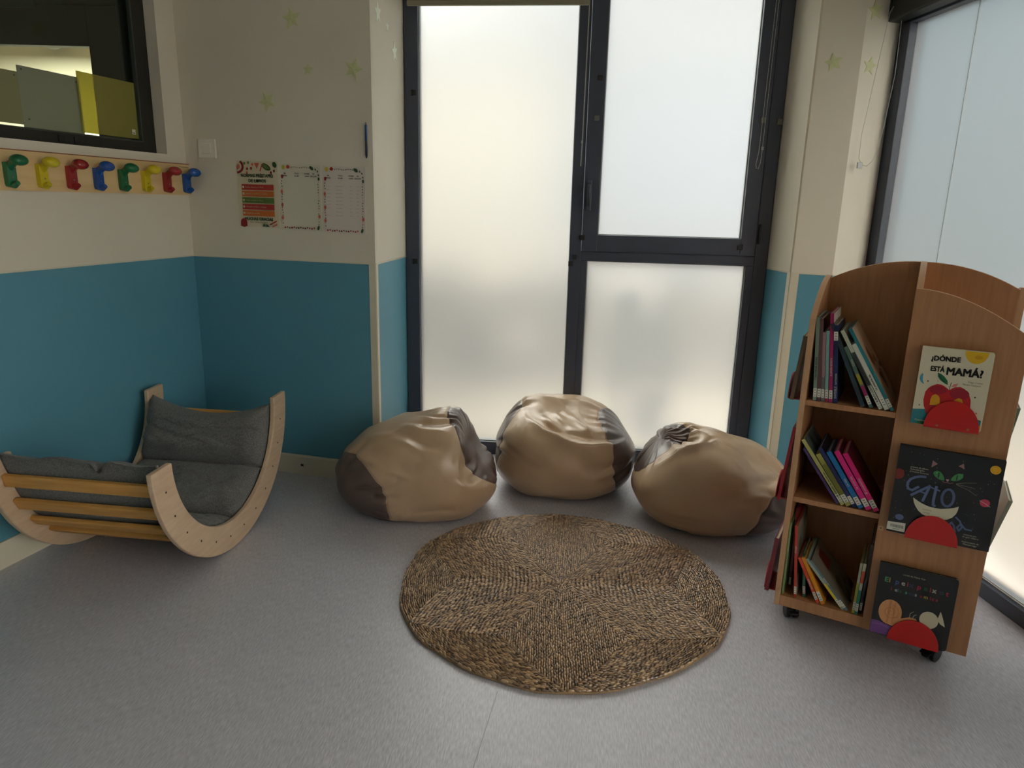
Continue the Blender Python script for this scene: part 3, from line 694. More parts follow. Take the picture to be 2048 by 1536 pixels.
# ------------------------------------------------------------------ wooden rocker
RK = empty('rocker', (-1.1242, 2.7061, 0), math.radians(-7.108))
tag(RK, 'wooden half-round rocker with pine slats between two plywood arches', 'rocker')
RR, RI, RC, BT = 0.5094, 0.392, 0.5094, 0.022
TILT = math.radians(1.6)
def arc_pts(r, a0, a1, n): return [(r * math.sin(a0 + (a1 - a0) * k / n + TILT), RC - r * math.cos(a0 + (a1 - a0) * k / n + TILT)) for k in range(n + 1)]
A1 = math.radians(90.5)
for k, x0 in enumerate((-BT, -0.635)):
    mb = MB(); n = 72; po, pi_ = arc_pts(RR, -A1, A1, n), arc_pts(RI, -A1, A1, n)
    # rounded tips
    v = [(x, y, z) for x in (x0, x0 + BT) for ring in (po, pi_) for y, z in ring]; m_ = n + 1
    f = []
    for i in range(n):
        f += [(i, i + 1, m_ + i + 1, m_ + i), (2 * m_ + i, 3 * m_ + i, 3 * m_ + i + 1, 2 * m_ + i + 1), (i, 2 * m_ + i, 2 * m_ + i + 1, i + 1), (m_ + i, m_ + i + 1, 3 * m_ + i + 1, 3 * m_ + i)]
    f += [(0, m_, 3 * m_, 2 * m_), (n, 2 * m_ + n, 3 * m_ + n, m_ + n)]
    mb.add(v, f)
    s_ = mb.build('side_arch', M_PLY, RK, bevel=0.005, seg=3)
    if k == 0:
        for j in range(12):
            a = math.radians(-77.5 + 14.09 * j) + TILT * 0
            MB().cyl((-0.0005, 0.452 * math.sin(a), RC - 0.452 * math.cos(a)), 0.0042, 0.001, 'x', 10).build('screw', mat('screw_dark', srgb(50, 40, 30), 0.4, metal=0.5), s_)
for j in range(12):
    a = math.radians(-77.5 + 14.09 * j)
    cy, cz = 0.452 * math.sin(a), RC - 0.452 * math.cos(a)
    def T(p, a=a, cy=cy, cz=cz):
        x, t, r = p; return (x, cy + t * math.cos(a) + r * math.sin(a), cz + t * math.sin(a) - r * math.cos(a))
    MB().box(-0.635 + BT, -BT, -0.024, 0.024, -0.010, 0.010, T=T).build('slat', M_PINE, RK, bevel=0.005, seg=3)
mb = MB().tube([(-0.10, -0.14, 0.05), (-0.098, -0.15, 0.03), (-0.10, -0.147, 0.012), (-0.096, -0.14, 0.004)], 0.003, 6)
mb.build('tie_string', mat('white_cord', srgb(210, 212, 206), 0.7), RK, smooth=True)
mb = MB().tube([(-0.555, -0.02, 0.06), (-0.55, -0.05, 0.035), (-0.545, -0.075, 0.02)], 0.003, 6)
mb.build('tie_string', mat('white_cord', srgb(210, 212, 206), 0.7), RK, smooth=True)

# quilted grey mattress in the rocker: four padded sections following the arch
def mattress():
    rng = np.random.default_rng(2)
    NU, NV = 90, 260
    u = np.linspace(0, 1, NU); v = np.linspace(0, 1, NV); U, V_ = np.meshgrid(u, v, indexing='ij')
    a0, a1 = math.radians(-90), math.radians(88)
    seams = np.array([0.0, 0.20, 0.53, 0.765, 1.0])
    ang = a0 + (a1 - a0) * V_
    # distance to nearest seam gives the pillow shape
    i = np.clip(np.searchsorted(seams, V_, side='right') - 1, 0, 3); s0, s1 = seams[i], seams[i + 1]
    t = (V_ - s0) / (s1 - s0)
    thick = np.array([.085, .050, .085, .110])[i]
    pil = (1 - (2 * t - 1) ** 4) ** .6 * (1 - (2 * U - 1) ** 8) ** .5
    def nz(a, b, k, p): return np.sin(a * U * 6.28 + k + 1.3 * np.sin(b * V_ * 6.28 + p)) * np.sin(b * V_ * 6.28 + p * 1.7 + .8 * np.sin(a * U * 5 + k))
    wr = .0035 * nz(2.1, 7, .3, 1.1) + .0022 * nz(5.3, 13, 2.0, .4) + .0012 * nz(11, 21, .7, 2.2)
    # creases fanning out from the seam ends
    for (uc, vc, dx, dy, w, h) in ((.08, .90, .30, -.05, .014, -.010), (.93, .90, -.22, .02, .012, -.009), (.1, .80, .22, -.06, .014, -.008), (.9, .6, -.2, .03, .02, -.005), (.3, .55, .3, .01, .02, -.004),
                                   (.25, .1, .2, .03, .02, -.006), (.6, .15, .1, .05, .02, -.008)):
        q = np.stack([(U - uc) * .6, (V_ - vc) * 1.15], -1); d = np.array([dx * .6, dy * 1.15]); s = np.clip((q @ d) / (d @ d), 0, 1)
        dd = np.linalg.norm(q - s[..., None] * d, axis=-1); wr = wr + h * np.exp(-(dd / w) ** 2) * (1 - .7 * s)
    top = 0.008 + thick * pil + wr * (pil > .15) * 1.4
    # back edge sags in the middle; front edge is lumpy
    sag = np.where(V_ > .765, ((V_ - .765) / .235) ** 1.5 * (1 - (2 * U - 1) ** 2) * .165, 0)
    ang = ang - sag * .95
    tuck = np.where(V_ < .12, (1 - V_ / .12) * (0.10 * np.exp(-((U - .635) / .03) ** 2) + .03 * np.sin(9 * U) ** 2), 0)
    ang = ang + tuck
    def surf(off):
        r = RI + 0.058 - 0.010 - off
        x = -0.612 + 0.588 * U
        return np.stack([x + 0 * r, r * np.sin(ang), RC - r * np.cos(ang)], -1)
    A = surf(top + .012); B = surf(0.011 + 0 * top - .004 * pil)
    # front section spills outward between the arch tips
    sp = np.clip((.10 - V_) / .10, 0, 1)[..., None]
    A[..., 1:2] -= sp * .03; B[..., 1:2] -= sp * 0.004
    vv = np.concatenate([A.reshape(-1, 3), B.reshape(-1, 3)]).tolist(); K = NU * NV; f = []
    for a in range(NU - 1):
        for b in range(NV - 1):
            q = (a * NV + b, a * NV + b + 1, (a + 1) * NV + b + 1, (a + 1) * NV + b); f.append(q); f.append(tuple(k + K for k in reversed(q)))
    for a in range(NU - 1):
        for b in (0, NV - 1): q = (a * NV + b, (a + 1) * NV + b, (a + 1) * NV + b + K, a * NV + b + K); f.append(q)
    for b in range(NV - 1):
        for a in (0, NU - 1): q = (a * NV + b, a * NV + b + 1, a * NV + b + 1 + K, a * NV + b + K); f.append(q)
    root = empty('mattress', RK.location, RK.rotation_euler.z)
    mm = mat('grey_melange_fabric', srgb(106, 107, 104), 0.9, noise=0.42, nscale=190, bump=0.35, bscale=420, sheen=0.2)
    mesh_obj('cushion', vv, f, mm, root, smooth=True)
    return tag(root, 'dark grey melange fabric mattress in padded sections, lying in the rocker', 'mattress')
mattress()

# ------------------------------------------------------------------ coat rail with eight pegs
rail = tag(empty('coat_rail', C0, math.atan2(L.y, L.x)), 'maple coat rail with eight coloured pegs under the interior window', 'coat rail')
def rp(mb, x0, x1, o0, o1, z0, z1, mi=0): return mb.box(x0, x1, -SGN * o0, -SGN * o1, z0, z1, mi)
rp(MB(), 0.003, 1.75, 0, 0.018, 1.405, 1.552).build('board', M_RAIL, rail)
mb = MB(); rp(mb, 0.003, 1.75, 0.0, 0.0185, 1.5485, 1.5525); mb.build('edge_band', mat('red_brown_edge', srgb(140, 84, 48), 0.5), rail)
rp(MB(), 0.012, 0.075, 0.0181, 0.0184, 1.535, 1.537).build('print', mat('ink_dark', (0.02, 0.02, 0.02), 0.6), rail)
COLS = {'green': srgb(10, 106, 62), 'yellow': srgb(208, 190, 24), 'red': srgb(150, 26, 28), 'blue': srgb(8, 78, 158)}
for k in range(14):
    cn = ['green', 'yellow', 'red', 'blue'][k % 4] if k < 8 else ['blue', 'red', 'yellow', 'green'][(k - 8) % 4]
    cn = ['blue', 'red', 'yellow', 'green'][k % 4]
    s = 0.042 + 0.134 * k
    if s > 1.1: break
    m = mat('glossy_%s_plastic' % cn, COLS[cn], 0.25, coat=0.3)
    T = lambda p, s=s: (p[0] + s, -SGN * p[1], p[2])
    mb = MB()
    mb.prism([(-0.015, 1.418), (0.015, 1.418), (0.019, 1.428), (0.019, 1.505), (-0.019, 1.505), (-0.019, 1.428)], 0.018, 0.039, 'y', T=T)
    # arm rising forward to the mushroom cap
    n = 10
    arm = [(0, 0.020, 1.478), (0, 0.034, 1.492), (0, 0.052, 1.505), (0, 0.068, 1.512)]
    mb.tube([T(p) for p in arm], 0.010, 10, taper=[.017, .016, .015, .016])
    # lower lip
    mb.tube([T(p) for p in [(0, 0.020, 1.430), (0, 0.044, 1.424), (0, 0.060, 1.434)]], 0.009, 10, taper=[.015, .013, .010])
    hk = mb.build('hook', m, rail, smooth=False, bevel=0.002); hk['label'] = cn + ' plastic peg'
    MB().ball((0, 0.078, 1.513), 0.033, 0.026, 0.0205, nu=22, nv=12, T=lambda p, s=s: T((p[0], p[1], p[2] - (p[1] - .07) * .1))).build('cap', m, hk, smooth=True)
    for z in (1.452, 1.480): MB().cyl((s, -SGN * 0.0402, z), 0.003, 0.0012, 'y', 10).build('screw', mat('screw_steel', srgb(120, 116, 100), 0.35, metal=0.8), hk)

# ------------------------------------------------------------------ light switch, papers, pen, stars
def on_star(name, s, z, off=0.0): p = C0 + S * s + L * off; return empty(name, (p.x, p.y, z), -TH)
sw = tag(on_star('light_switch', 0.131, 1.625), 'square white light switch on the wall beside the corner', 'light switch')
MB().box(-0.049, 0.049, -0.010, 0, -0.045, 0.045).build('plate', mat('switch_white', srgb(238, 234, 222), 0.4), sw, bevel=0.004)
MB().box(-0.024, 0.024, -0.014, -0.010, -0.024, 0.024).build('rocker_key', mat('switch_white', srgb(238, 234, 222), 0.4), sw, bevel=0.002)

INK = mat('print_black', srgb(40, 40, 38), 0.6)
def ink(name, r, g, b): return mat('print_' + name, srgb(r, g, b), 0.6)
P_RED, P_DRED, P_ORG, P_GRN, P_DGRN, P_CORAL, P_YEL, P_WHT, P_PINK, P_GREY = ink('red', 176, 48, 40), ink('dark_red', 140, 24, 28), ink('orange', 196, 104, 44), ink('green', 88, 122, 50), ink('dark_green', 44, 84, 48), ink('coral', 206, 96, 78), ink('yellow', 200, 184, 60), ink('white', 226, 220, 204), ink('pink', 206, 160, 150), ink('grey', 130, 126, 118)
def paper(s, z, w, h, m, label, rot=0):
    r = on_star('poster' if 'poster' in label else 'loan_sheet', s, z, 0.0008); r.rotation_euler = (0, rot, -TH)
    mb = MB(); n = 8; v = []; f = []
    for j in range(2):
        for i in range(n + 1):
            for k in range(n + 1):
                y = -0.0006 - .0022 * abs((i / n - .5) * 2) ** 3 * (1 - k / n) if j == 0 else -0.0
                v.append(((i / n - .5) * w, y - (0.0003 if j == 0 else 0) , (k / n - .5) * h))
    K = (n + 1) ** 2
    for i in range(n):
        for k in range(n):
            q = (i * (n + 1) + k, i * (n + 1) + k + 1, (i + 1) * (n + 1) + k + 1, (i + 1) * (n + 1) + k); f += [q, tuple(a + K for a in reversed(q))]
    for k in range(n):
        for i in (0, n): f.append((i * (n + 1) + k, i * (n + 1) + k + 1, i * (n + 1) + k + 1 + K, i * (n + 1) + k + K))
        for i2 in (0, n): f.append((k * (n + 1) + i2, (k + 1) * (n + 1) + i2, (k + 1) * (n + 1) + i2 + K, k * (n + 1) + i2 + K))
    mesh_obj('sheet', v, f, m, r)
    return tag(r, label, 'paper' if 'poster' not in label else 'poster')
M_PAP1, M_PAP2, M_PAP3 = mat('paper_cream', srgb(212, 202, 172), 0.7), mat('paper_white', srgb(214, 210, 190), 0.7), mat('paper_pinkish', srgb(216, 206, 196), 0.7)
def bend(T=0.0034): return lambda p: (p[0], p[1] - T, p[2])
po = paper(0.396, 1.416, 0.222, 0.309, M_PAP1, 'book loan rules poster with red, orange and green bars on the wall', math.radians(0.4))
a = Art()
arcp = lambda r0, r1: [(-.109 + r1 * math.cos(math.radians(t)), .128 + r1 * .85 * math.sin(math.radians(t))) for t in range(-88, 60, 8)] + [(-.109 + r0 * math.cos(math.radians(t)), .128 + r0 * .85 * math.sin(math.radians(t))) for t in range(56, -90, -8)]
a.poly(arcp(.027, .039), P_DRED); a.poly(arcp(.001, .017), P_CORAL)
for x, y, m in ((-.066, .143, P_GRN), (-.045, .146, P_GRN), (-.052, .118, P_DRED), (-.03, .12, P_DRED), (-.054, .1, P_CORAL), (-.022, .138, P_CORAL), (.003, .136, P_CORAL), (.094, .11, P_DRED), (.077, .102, P_DRED)): a.ell(x, y, .0055, .0065, m)
a.ell(.052, .128, .026, .013, P_DGRN, rot=-28); a.ell(.052, .128, .020, .008, P_GRN, rot=-28); a.ell(.098, .138, .011, .014, P_DGRN, rot=30)
a.poly([(-.012, .145), (.016, .145), (.002, .118)], P_CORAL); a.poly([(.016, .108), (.022, .108), (.036, .142), (.03, .142)], P_RED)
a.text('NORMAS PRÉSTAMO', 0, .080, .0205, P_DGRN, .0007, 'CENTER', sx=.92); a.text('DE LIBROS', 0, .056, .0205, P_DGRN, .0007, 'CENTER')
for i, (c, tt) in enumerate(((P_RED, 'Puedes llevarte un libro'), (P_ORG, 'Apunta tu nombre y el libro'), (P_GRN, 'Cuida mucho los libros'), (P_RED, 'Devuelve el libro a tiempo'), (P_ORG, 'Déjalo en su sitio'))):
    y0 = .020 - i * .0305; a.poly([(-.086, y0), (.088, y0), (.088, y0 + .026), (-.086, y0 + .026)], c); a.ell(-.078, y0 + .013, .0055, .006, M_PAP1); a.text(tt, -.068, y0 + .010, .0105, M_PAP1, .0001)
a.text('MUCHAS GRACIAS', 0, -.122, .0185, P_DGRN, .0008, 'CENTER'); a.text('POR CUIDAR LOS LIBROS', 0, -.135, .0085, INK, 0, 'CENTER')
a.ell(-.083, -.135, .018, .021, P_DRED); a.poly([(-.101, -.152), (-.065, -.152), (-.065, -.135), (-.101, -.135)], P_DRED)
a.poly([(.06, -.137), (.098, -.119), (.098, -.126), (.06, -.144)], P_RED); a.poly([(.07, -.149), (.1, -.134), (.1, -.142), (.074, -.153)], P_CORAL); a.poly([(.018, -.15), (.028, -.136), (.04, -.15)], P_DGRN); a.poly([(.038, -.151), (.042, -.138), (.06, -.151)], P_DGRN)
a.build('print', po, bend())
def loan_sheet(s, z, m, label, filled):
    q = paper(s, z, 0.214, 0.305, m, label, math.radians(0.6)); a = Art(); rnd = random.Random(5)
    a.ell(-.087, .138, .009, .010, P_YEL); a.ell(-.062, .140, .009, .008, P_RED)
    for i in range(11): a.ell(-.044 + i * .009, .138 + .002 * math.sin(i), .0018, .0026, rnd.choice([P_DRED, P_DGRN, INK]), n=10)
    a.ell(.062, .136, .012, .007, P_DGRN, rot=-35)
    for x, y in ((.083, .130), (.094, .122), (.098, .105)): a.ell(x, y, .003, .005, P_DGRN, rot=30, n=12)
    a.ell(-.094, .095, .006, .009, P_RED); a.ell(.099, .088, .005, .008, P_DGRN)
    for sx in (-1, 1):
        for i in range(17):
            y = .075 - i * .0122; big = (i in (4, 9, 14) and sx < 0) or (i == 13 and sx > 0)
            a.ell(sx * .097 + rnd.uniform(-.002, .002), y, .006 if big else .0022, .009 if big else .0034, P_CORAL if big else rnd.choice([P_DRED, P_DGRN, P_PINK]), n=12)
    for i in range(14): a.ell(-.085 + i * .012, -.140 + .002 * math.sin(i * 2), .0032 if i % 3 else .005, .004, rnd.choice([P_DRED, P_RED, P_DGRN]), n=12)
    a.ell(.094, -.136, .006, .011, P_DGRN, rot=-20)
    for x, t1, t2 in ((-.075, 'DÍA', 'PRÉSTAMO'), (-.012, 'TÍTULO', 'DEL LIBRO'), (.042, 'NOMBRE', 'ALUMNO'), (.076, 'DÍA', 'DEVOLUCIÓN')):
        a.text(t1, x, .107, .0085, INK, .0002, 'CENTER', sx=.8); a.text(t2, x, .096, .0085, INK, .0002, 'CENTER', sx=.62)
    if filled:
        for r_ in range(9):
            for x0, w in ((-.084, .022), (-.04, .045), (.032, .018), (.066, .016)):
                if r_ == 7 and x0 < -.05: continue
                y = .062 - r_ * .0165; x = x0 + rnd.uniform(0, .003); pts = []
                while x < x0 + w * rnd.uniform(.8, 1.1): pts.append((x, y + rnd.uniform(-.0014, .0018))); x += rnd.uniform(.0015, .003)
                if len(pts) > 1: a.line(pts, .0008, P_GREY)
    a.build('print', q, bend())
loan_sheet(0.626, 1.405, M_PAP2, 'blank loan sheet with a printed fruit and leaf border, middle of the three papers', False)
loan_sheet(0.853, 1.398, M_PAP3, 'loan sheet filled in by hand, hung nearest the window', True)
pen = tag(on_star('pen', 0.975, 1.665, 0.008), 'blue ballpoint pen hanging by the wall corner above the loan sheets', 'pen')
MB().cyl((0, 0, 0.0), 0.0052, 0.066, n=14).build('barrel', mat('pen_blue', srgb(20, 60, 130), 0.25), pen, smooth=False)
MB().cyl((0, 0, -0.062), 0.0050, 0.062, n=14).build('grip', mat('pen_navy', srgb(14, 24, 56), 0.5), pen)
MB().prism([(-.0046, -.062), (.0046, -.062), (.001, -.078), (-.001, -.078)], -.003, .003, 'y').build('tip', mat('pen_navy', srgb(14, 24, 56), 0.5), pen)
MB().cyl((0, 0, 0.066), 0.0022, 0.010, n=10).build('button', mat('pen_navy', srgb(14, 24, 56), 0.5), pen)
MB().box(0.005, 0.0075, -0.0018, 0.0018, 0.022, 0.062).build('clip', mat('pen_clear', srgb(150, 170, 190), 0.2), pen)

M_STAR = mat('glow_star_plastic', srgb(204, 208, 158), 0.5); M_STARP = mat('pale_star_plastic', srgb(240, 246, 228), 0.5)
def star(P, d, z, r, rot, label, m=M_STAR, group=None):
    d = d.normalized(); o = empty('star_sticker', (P.x, P.y, z), math.atan2(d.y, d.x)); pts = []
    for k in range(10):
        a = math.radians(90 + rot + 36 * k); q = r if k % 2 == 0 else r * .45; pts.append((q * math.cos(a), q * math.sin(a)))
    sgn = -1
    v = [(x, -.0002, z_) for x, z_ in pts] + [(x, -.0022, z_) for x, z_ in pts] + [(0, -.0045, 0)]
    f = [tuple(range(10))] + [(i, (i + 1) % 10, 10 + (i + 1) % 10, 10 + i) for i in range(10)] + [(10 + i, 10 + (i + 1) % 10, 20) for i in range(10)]
    mesh_obj('star', v, f, m, o); return tag(o, label, 'star sticker', group)
G = 'glow stars on the walls'
star(C0 + S * .620, S, 2.184, .050, 8, 'glow star sticker nearest the top of the photo on the wide back wall', group=G)
star(C0 + S * .918, S, 1.967, .050, -20, 'large glow star sticker high on the back wall, closest to the window reveal', group=G)
star(C0 + S * .691, S, 1.970, .028, 0, 'smallest glow star sticker on the back wall', group=G)
star(C0 + S * .474, S, 1.838, .050, 25, 'lowest glow star sticker on the back wall, above the papers', group=G)
RV = (P_WL - P_STAR).normalized()
star(P_STAR + RV * .113, RV, 2.221, .050, 8, 'large pale star sticker at the top of the left window reveal', M_STARP, G)
star(P_STAR + RV * .255, RV, 2.195, .026, 5, 'small pale star sticker beside the large one on the left window reveal', M_STARP, G)
star(P_STAR + RV * .372, RV, 2.105, .050, 12, 'pale star sticker closest to the window frame on the left reveal', M_STARP, G)
D1, D2 = (P2 - P1).normalized(), (P3 - P2).normalized()
star(P1 + D1 * .075, D1, 2.05, .042, 12, 'green glow star sticker on the right-hand wall, left of the soft corner', group=G)
star(P2 + D2 * .055, D2, 2.035, .040, -8, 'lower green glow star sticker right of the soft corner', group=G)
star(P2 + D2 * .045, D2, 2.26, .044, 10, 'upper green glow star sticker right of the soft corner', group=G)

# ------------------------------------------------------------------ roller blinds and bead chains
M_BLIND = mat('olive_grey_blind', srgb(126, 122, 100), 0.8); M_CHAIN = mat('white_bead_chain', srgb(186, 186, 178), 0.4)
def bead_chain(name, path, parent, gap=0.0058, r=0.0021):
    mb = MB(); P = [Vector(p) for p in path]
    mb.tube(path, 0.0006, 4)
    for a, b in zip(P[:-1], P[1:]):
        n = max(1, int((b - a).length / gap))
        for k in range(n): mb.ball(a.lerp(b, k / n), r, nu=5, nv=4)
    return mb.build(name, M_CHAIN, parent, smooth=True)
bl = tag(empty('roller_blind', W0, -PS), 'olive grey roller blind rolled up above the tall left pane, with bead chain', 'roller blind')
MB().box(-0.566, 0.338, -0.052, -0.046, 2.352, 2.60).build('fabric', M_BLIND, bl)
MB().box(-0.566, 0.338, -0.058, -0.040, 2.343, 2.366).build('bottom_bar', mat('blind_bar', srgb(138, 134, 112), 0.6), bl, bevel=0.003)
MB().cyl((-0.56, -0.05, 2.64), 0.045, 0.90, 'x').build('roll', M_BLIND, bl, smooth=False)
bead_chain('bead_chain', [(0.338, -0.040, 2.62), (0.334, -0.040, 2.1), (0.331, -0.038, 1.72), (0.328, -0.038, 1.60), (0.331, -0.041, 1.597), (0.334, -0.042, 1.72), (0.340, -0.042, 2.62)], bl)
MB().cyl((0.331, -0.038, 1.708), 0.005, 0.014).build('chain_joiner', mat('clear_joiner', srgb(170, 172, 170), 0.2), bl)
b2 = tag(empty('roller_blind', W0, -PS), 'roller blind over the casement, mostly above the photo, its chain hanging beside the right jamb', 'roller blind')
MB().box(0.40, 1.28, -0.060, -0.054, 2.45, 2.60).build('fabric', M_BLIND, b2)
MB().cyl((0.40, -0.057, 2.64), 0.045, 0.88, 'x').build('roll', M_BLIND, b2)
bead_chain('bead_chain', [(1.218, -0.044, 2.62), (1.210, -0.044, 2.0), (1.206, -0.042, 1.68), (1.198, -0.042, 1.62), (1.202, -0.042, 1.603), (1.212, -0.042, 1.60), (1.219, -0.042, 1.63), (1.221, -0.044, 1.70), (1.223, -0.044, 2.0), (1.229, -0.044, 2.62)], b2)
MB().cyl((1.221, -0.044, 1.688), 0.006, 0.016).build('chain_joiner', mat('clear_joiner', srgb(170, 172, 170), 0.2), b2)
b3_ = tag(empty('roller_blind', R0, math.pi / 2 - RT), 'black blind cassette across the top of the right-hand window, bead chain looped on the wall', 'roller blind')
MB().box(-0.62, 1.185, 0.010, 0.085, 2.222, 2.32).build('cassette', mat('black_cassette', srgb(26, 30, 26), 0.5), b3_, bevel=0.008)
_pc = lambda x, y, z: tuple(b3_inv @ Vector((x, y, z)))
b3_inv = (Matrix.Translation(R0) @ Matrix.Rotation(math.pi / 2 - RT, 4, 'Z')).inverted()
ch = [(1.672, 3.43, 2.24), (1.668, 3.41, 2.0), (1.648, 3.40, 1.80), (1.634, 3.395, 1.69), (1.612, 3.392, 1.628), (1.590, 3.392, 1.606), (1.568, 3.395, 1.612), (1.554, 3.40, 1.64), (1.552, 3.40, 1.74), (1.582, 3.41, 2.0), (1.612, 3.42, 2.25), (1.640, 3.43, 2.30)]
bead_chain('bead_chain', [_pc(*p) for p in ch], b3_)
q = _pc(1.556, 3.392, 1.61); MB().box(q[0] - .004, q[0] + .004, q[1] - .014, q[1] + .010, q[2] - .014, q[2] + .012).build('chain_clip', mat('clear_joiner', srgb(170, 172, 170), 0.2), b3_, bevel=0.002)

# ------------------------------------------------------------------ bookcase on castors
BX, BY, BRZ = 0.9284, 2.2158, math.radians(-29.523)
BC = tag(empty('bookcase', (BX, BY, 0), BRZ), 'low beech bookcase on castors with arched panels and red book holders', 'bookcase')
BW, HT, BTH = 0.571, 0.2855, 0.018
Z0, ZBASE, SH = 0.075, 0.113, (0.812, 0.478)
def fall(e): return 1.19 - .115 * max(0, 1 - e / HT) ** 1.8            # quarter arch, e measured from the outer edge
def arch(s): return 1.252 - .080 * abs(1 - s / HT) ** 2.2
def panel(name, pts, axis, a, b, parent=BC, edge=True):
    o = MB().prism(pts, a, b, axis).build(name, [M_SHELF, M_EDGE], parent, bevel=0.0012, seg=2)
    if edge:    # thin faces take the lighter wood copy that stands for lit edges
        n = len(pts)
        for p in o.data.polygons:
            if len(p.vertices) == 4 and n > 4 or (n == 4 and abs(getattr(p.normal, axis)) < .5): p.material_index = 1
    return o
N_ = 20
quarter = lambda x0, x1, up: [(x0 + (x1 - x0) * k / N_, up(x0 + (x1 - x0) * k / N_)) for k in range(N_ + 1)]
panel('front_panel', [(0.2765, Z0), (BW, Z0)] + [(x, z) for x, z in reversed(quarter(0.2765, BW, lambda x: fall(BW - x)))], 'y', 0.0, BTH)
panel('side_panel', [(0.0, Z0), (0.294, Z0)] + [(y, z) for y, z in reversed(quarter(0.0, 0.294, fall))], 'x', 0.0, BTH)
panel('side_panel', [(0.277, Z0), (BW, Z0)] + [(y, z) for y, z in reversed(quarter(0.277, BW, lambda y: fall(BW - y)))], 'x', BW - BTH, BW)
panel('back_panel', [(0.0, Z0), (0.294, Z0)] + [(x, z) for x, z in reversed(quarter(0.0, 0.294, fall))], 'y', BW - BTH, BW)
panel('centre_board', [(BTH, ZBASE), (BW - BTH, ZBASE)] + [(x, z) for x, z in reversed(quarter(BTH, BW - BTH, arch))], 'y', 0.2765, 0.2945)
panel('divider', [(BTH, ZBASE), (0.2765, ZBASE)] + [(y, z) for y, z in reversed(quarter(BTH, 0.2765, arch))], 'x', 0.2765, 0.2945)
panel('divider', [(0.2945, ZBASE), (BW - BTH, ZBASE)] + [(y, z) for y, z in reversed(quarter(0.2945, BW - BTH, arch))], 'x', 0.2765, 0.2945)
MB().box(BTH, BW - BTH, BTH, BW - BTH, Z0, ZBASE).box(BTH, 0.2765, 0.003, BTH, Z0, ZBASE).build('base', M_SHELF, BC)
for zt in SH:
    for x0, x1, y0, y1 in ((BTH, .2765, .006, .2765), (.2945, BW - .004, BTH, .2765), (BTH, .2765, .2945, BW - BTH), (.2945, BW - BTH, .2945, BW - .006)):
        MB().box(x0, x1, y0, y1, zt - .018, zt).build('shelf', M_SHELF, BC, bevel=0.001)
mb = MB().box(0.2785, 0.2935, -0.0012, 0, 0.428, 0.443); sc_ = mb.build('screw_cover', M_EDGE, BC)
MB().cyl((0.286, -0.0016, 0.4355), 0.0022, 0.0005, 'y', 8).build('screw', M_BLACK, sc_)
for (x, y, rz) in ((.0507, .076, 25), (.4855, .062, -30), (.06, .50, 80), (.50, .50, 10)):
    c = empty('castor', (x, y, 0)); c.parent = BC; c.rotation_euler = (0, 0, math.radians(rz))
    for dx in (-.021, .006): MB().cyl((dx, 0, 0.0265), 0.0262, 0.015, 'x', 24).build('wheel', M_BLACK, c, bevel=0.003)
    MB().cyl((0, .012, .045), .016, .030, 'z', 16).box(-.006, .006, -.012, .022, .02, .052).build('fork', M_BLACK, c)
    MB().box(-.016, .016, -.044, -.022, .030, .037).build('brake_tab', M_BLACK, c, bevel=0.002)
M_HOLD = mat('red_acrylic', srgb(190, 24, 20), 0.3)
def holder(cx, z0, w=.138, h=.080, y=-.036, parent=BC, T=None, m=M_HOLD, lip=True):
    n = 26; pts = [(cx + w / 2 * math.cos(math.pi * k / n), z0 + h * math.sin(math.pi * k / n)) for k in range(n + 1)]
    mb = MB().prism(pts, y - .003, y, 'y', T=T); hd = mb.build('book_holder', m, parent, bevel=0.0008)
    hd['label'] = 'red half-round book holder' if m is M_HOLD else 'clear book holder'
    MB().box(cx - w / 2, cx + w / 2, y - .003, -.0, z0 - .003, z0, T=T).build('ledge', m, hd)
    return hd
for cx, z0, w, h in ((.420, .797, .138, .084), (.4215, .441, .139, .082), (.423, .088, .142, .082)): holder(cx, z0, w, h)
for x in (.385, .462):
    MB().cyl((x, -.0402, .803), .0035, .0016, 'y', 12).build('bolt', mat('bolt_brass', srgb(170, 120, 80), .3, metal=.6), BC)

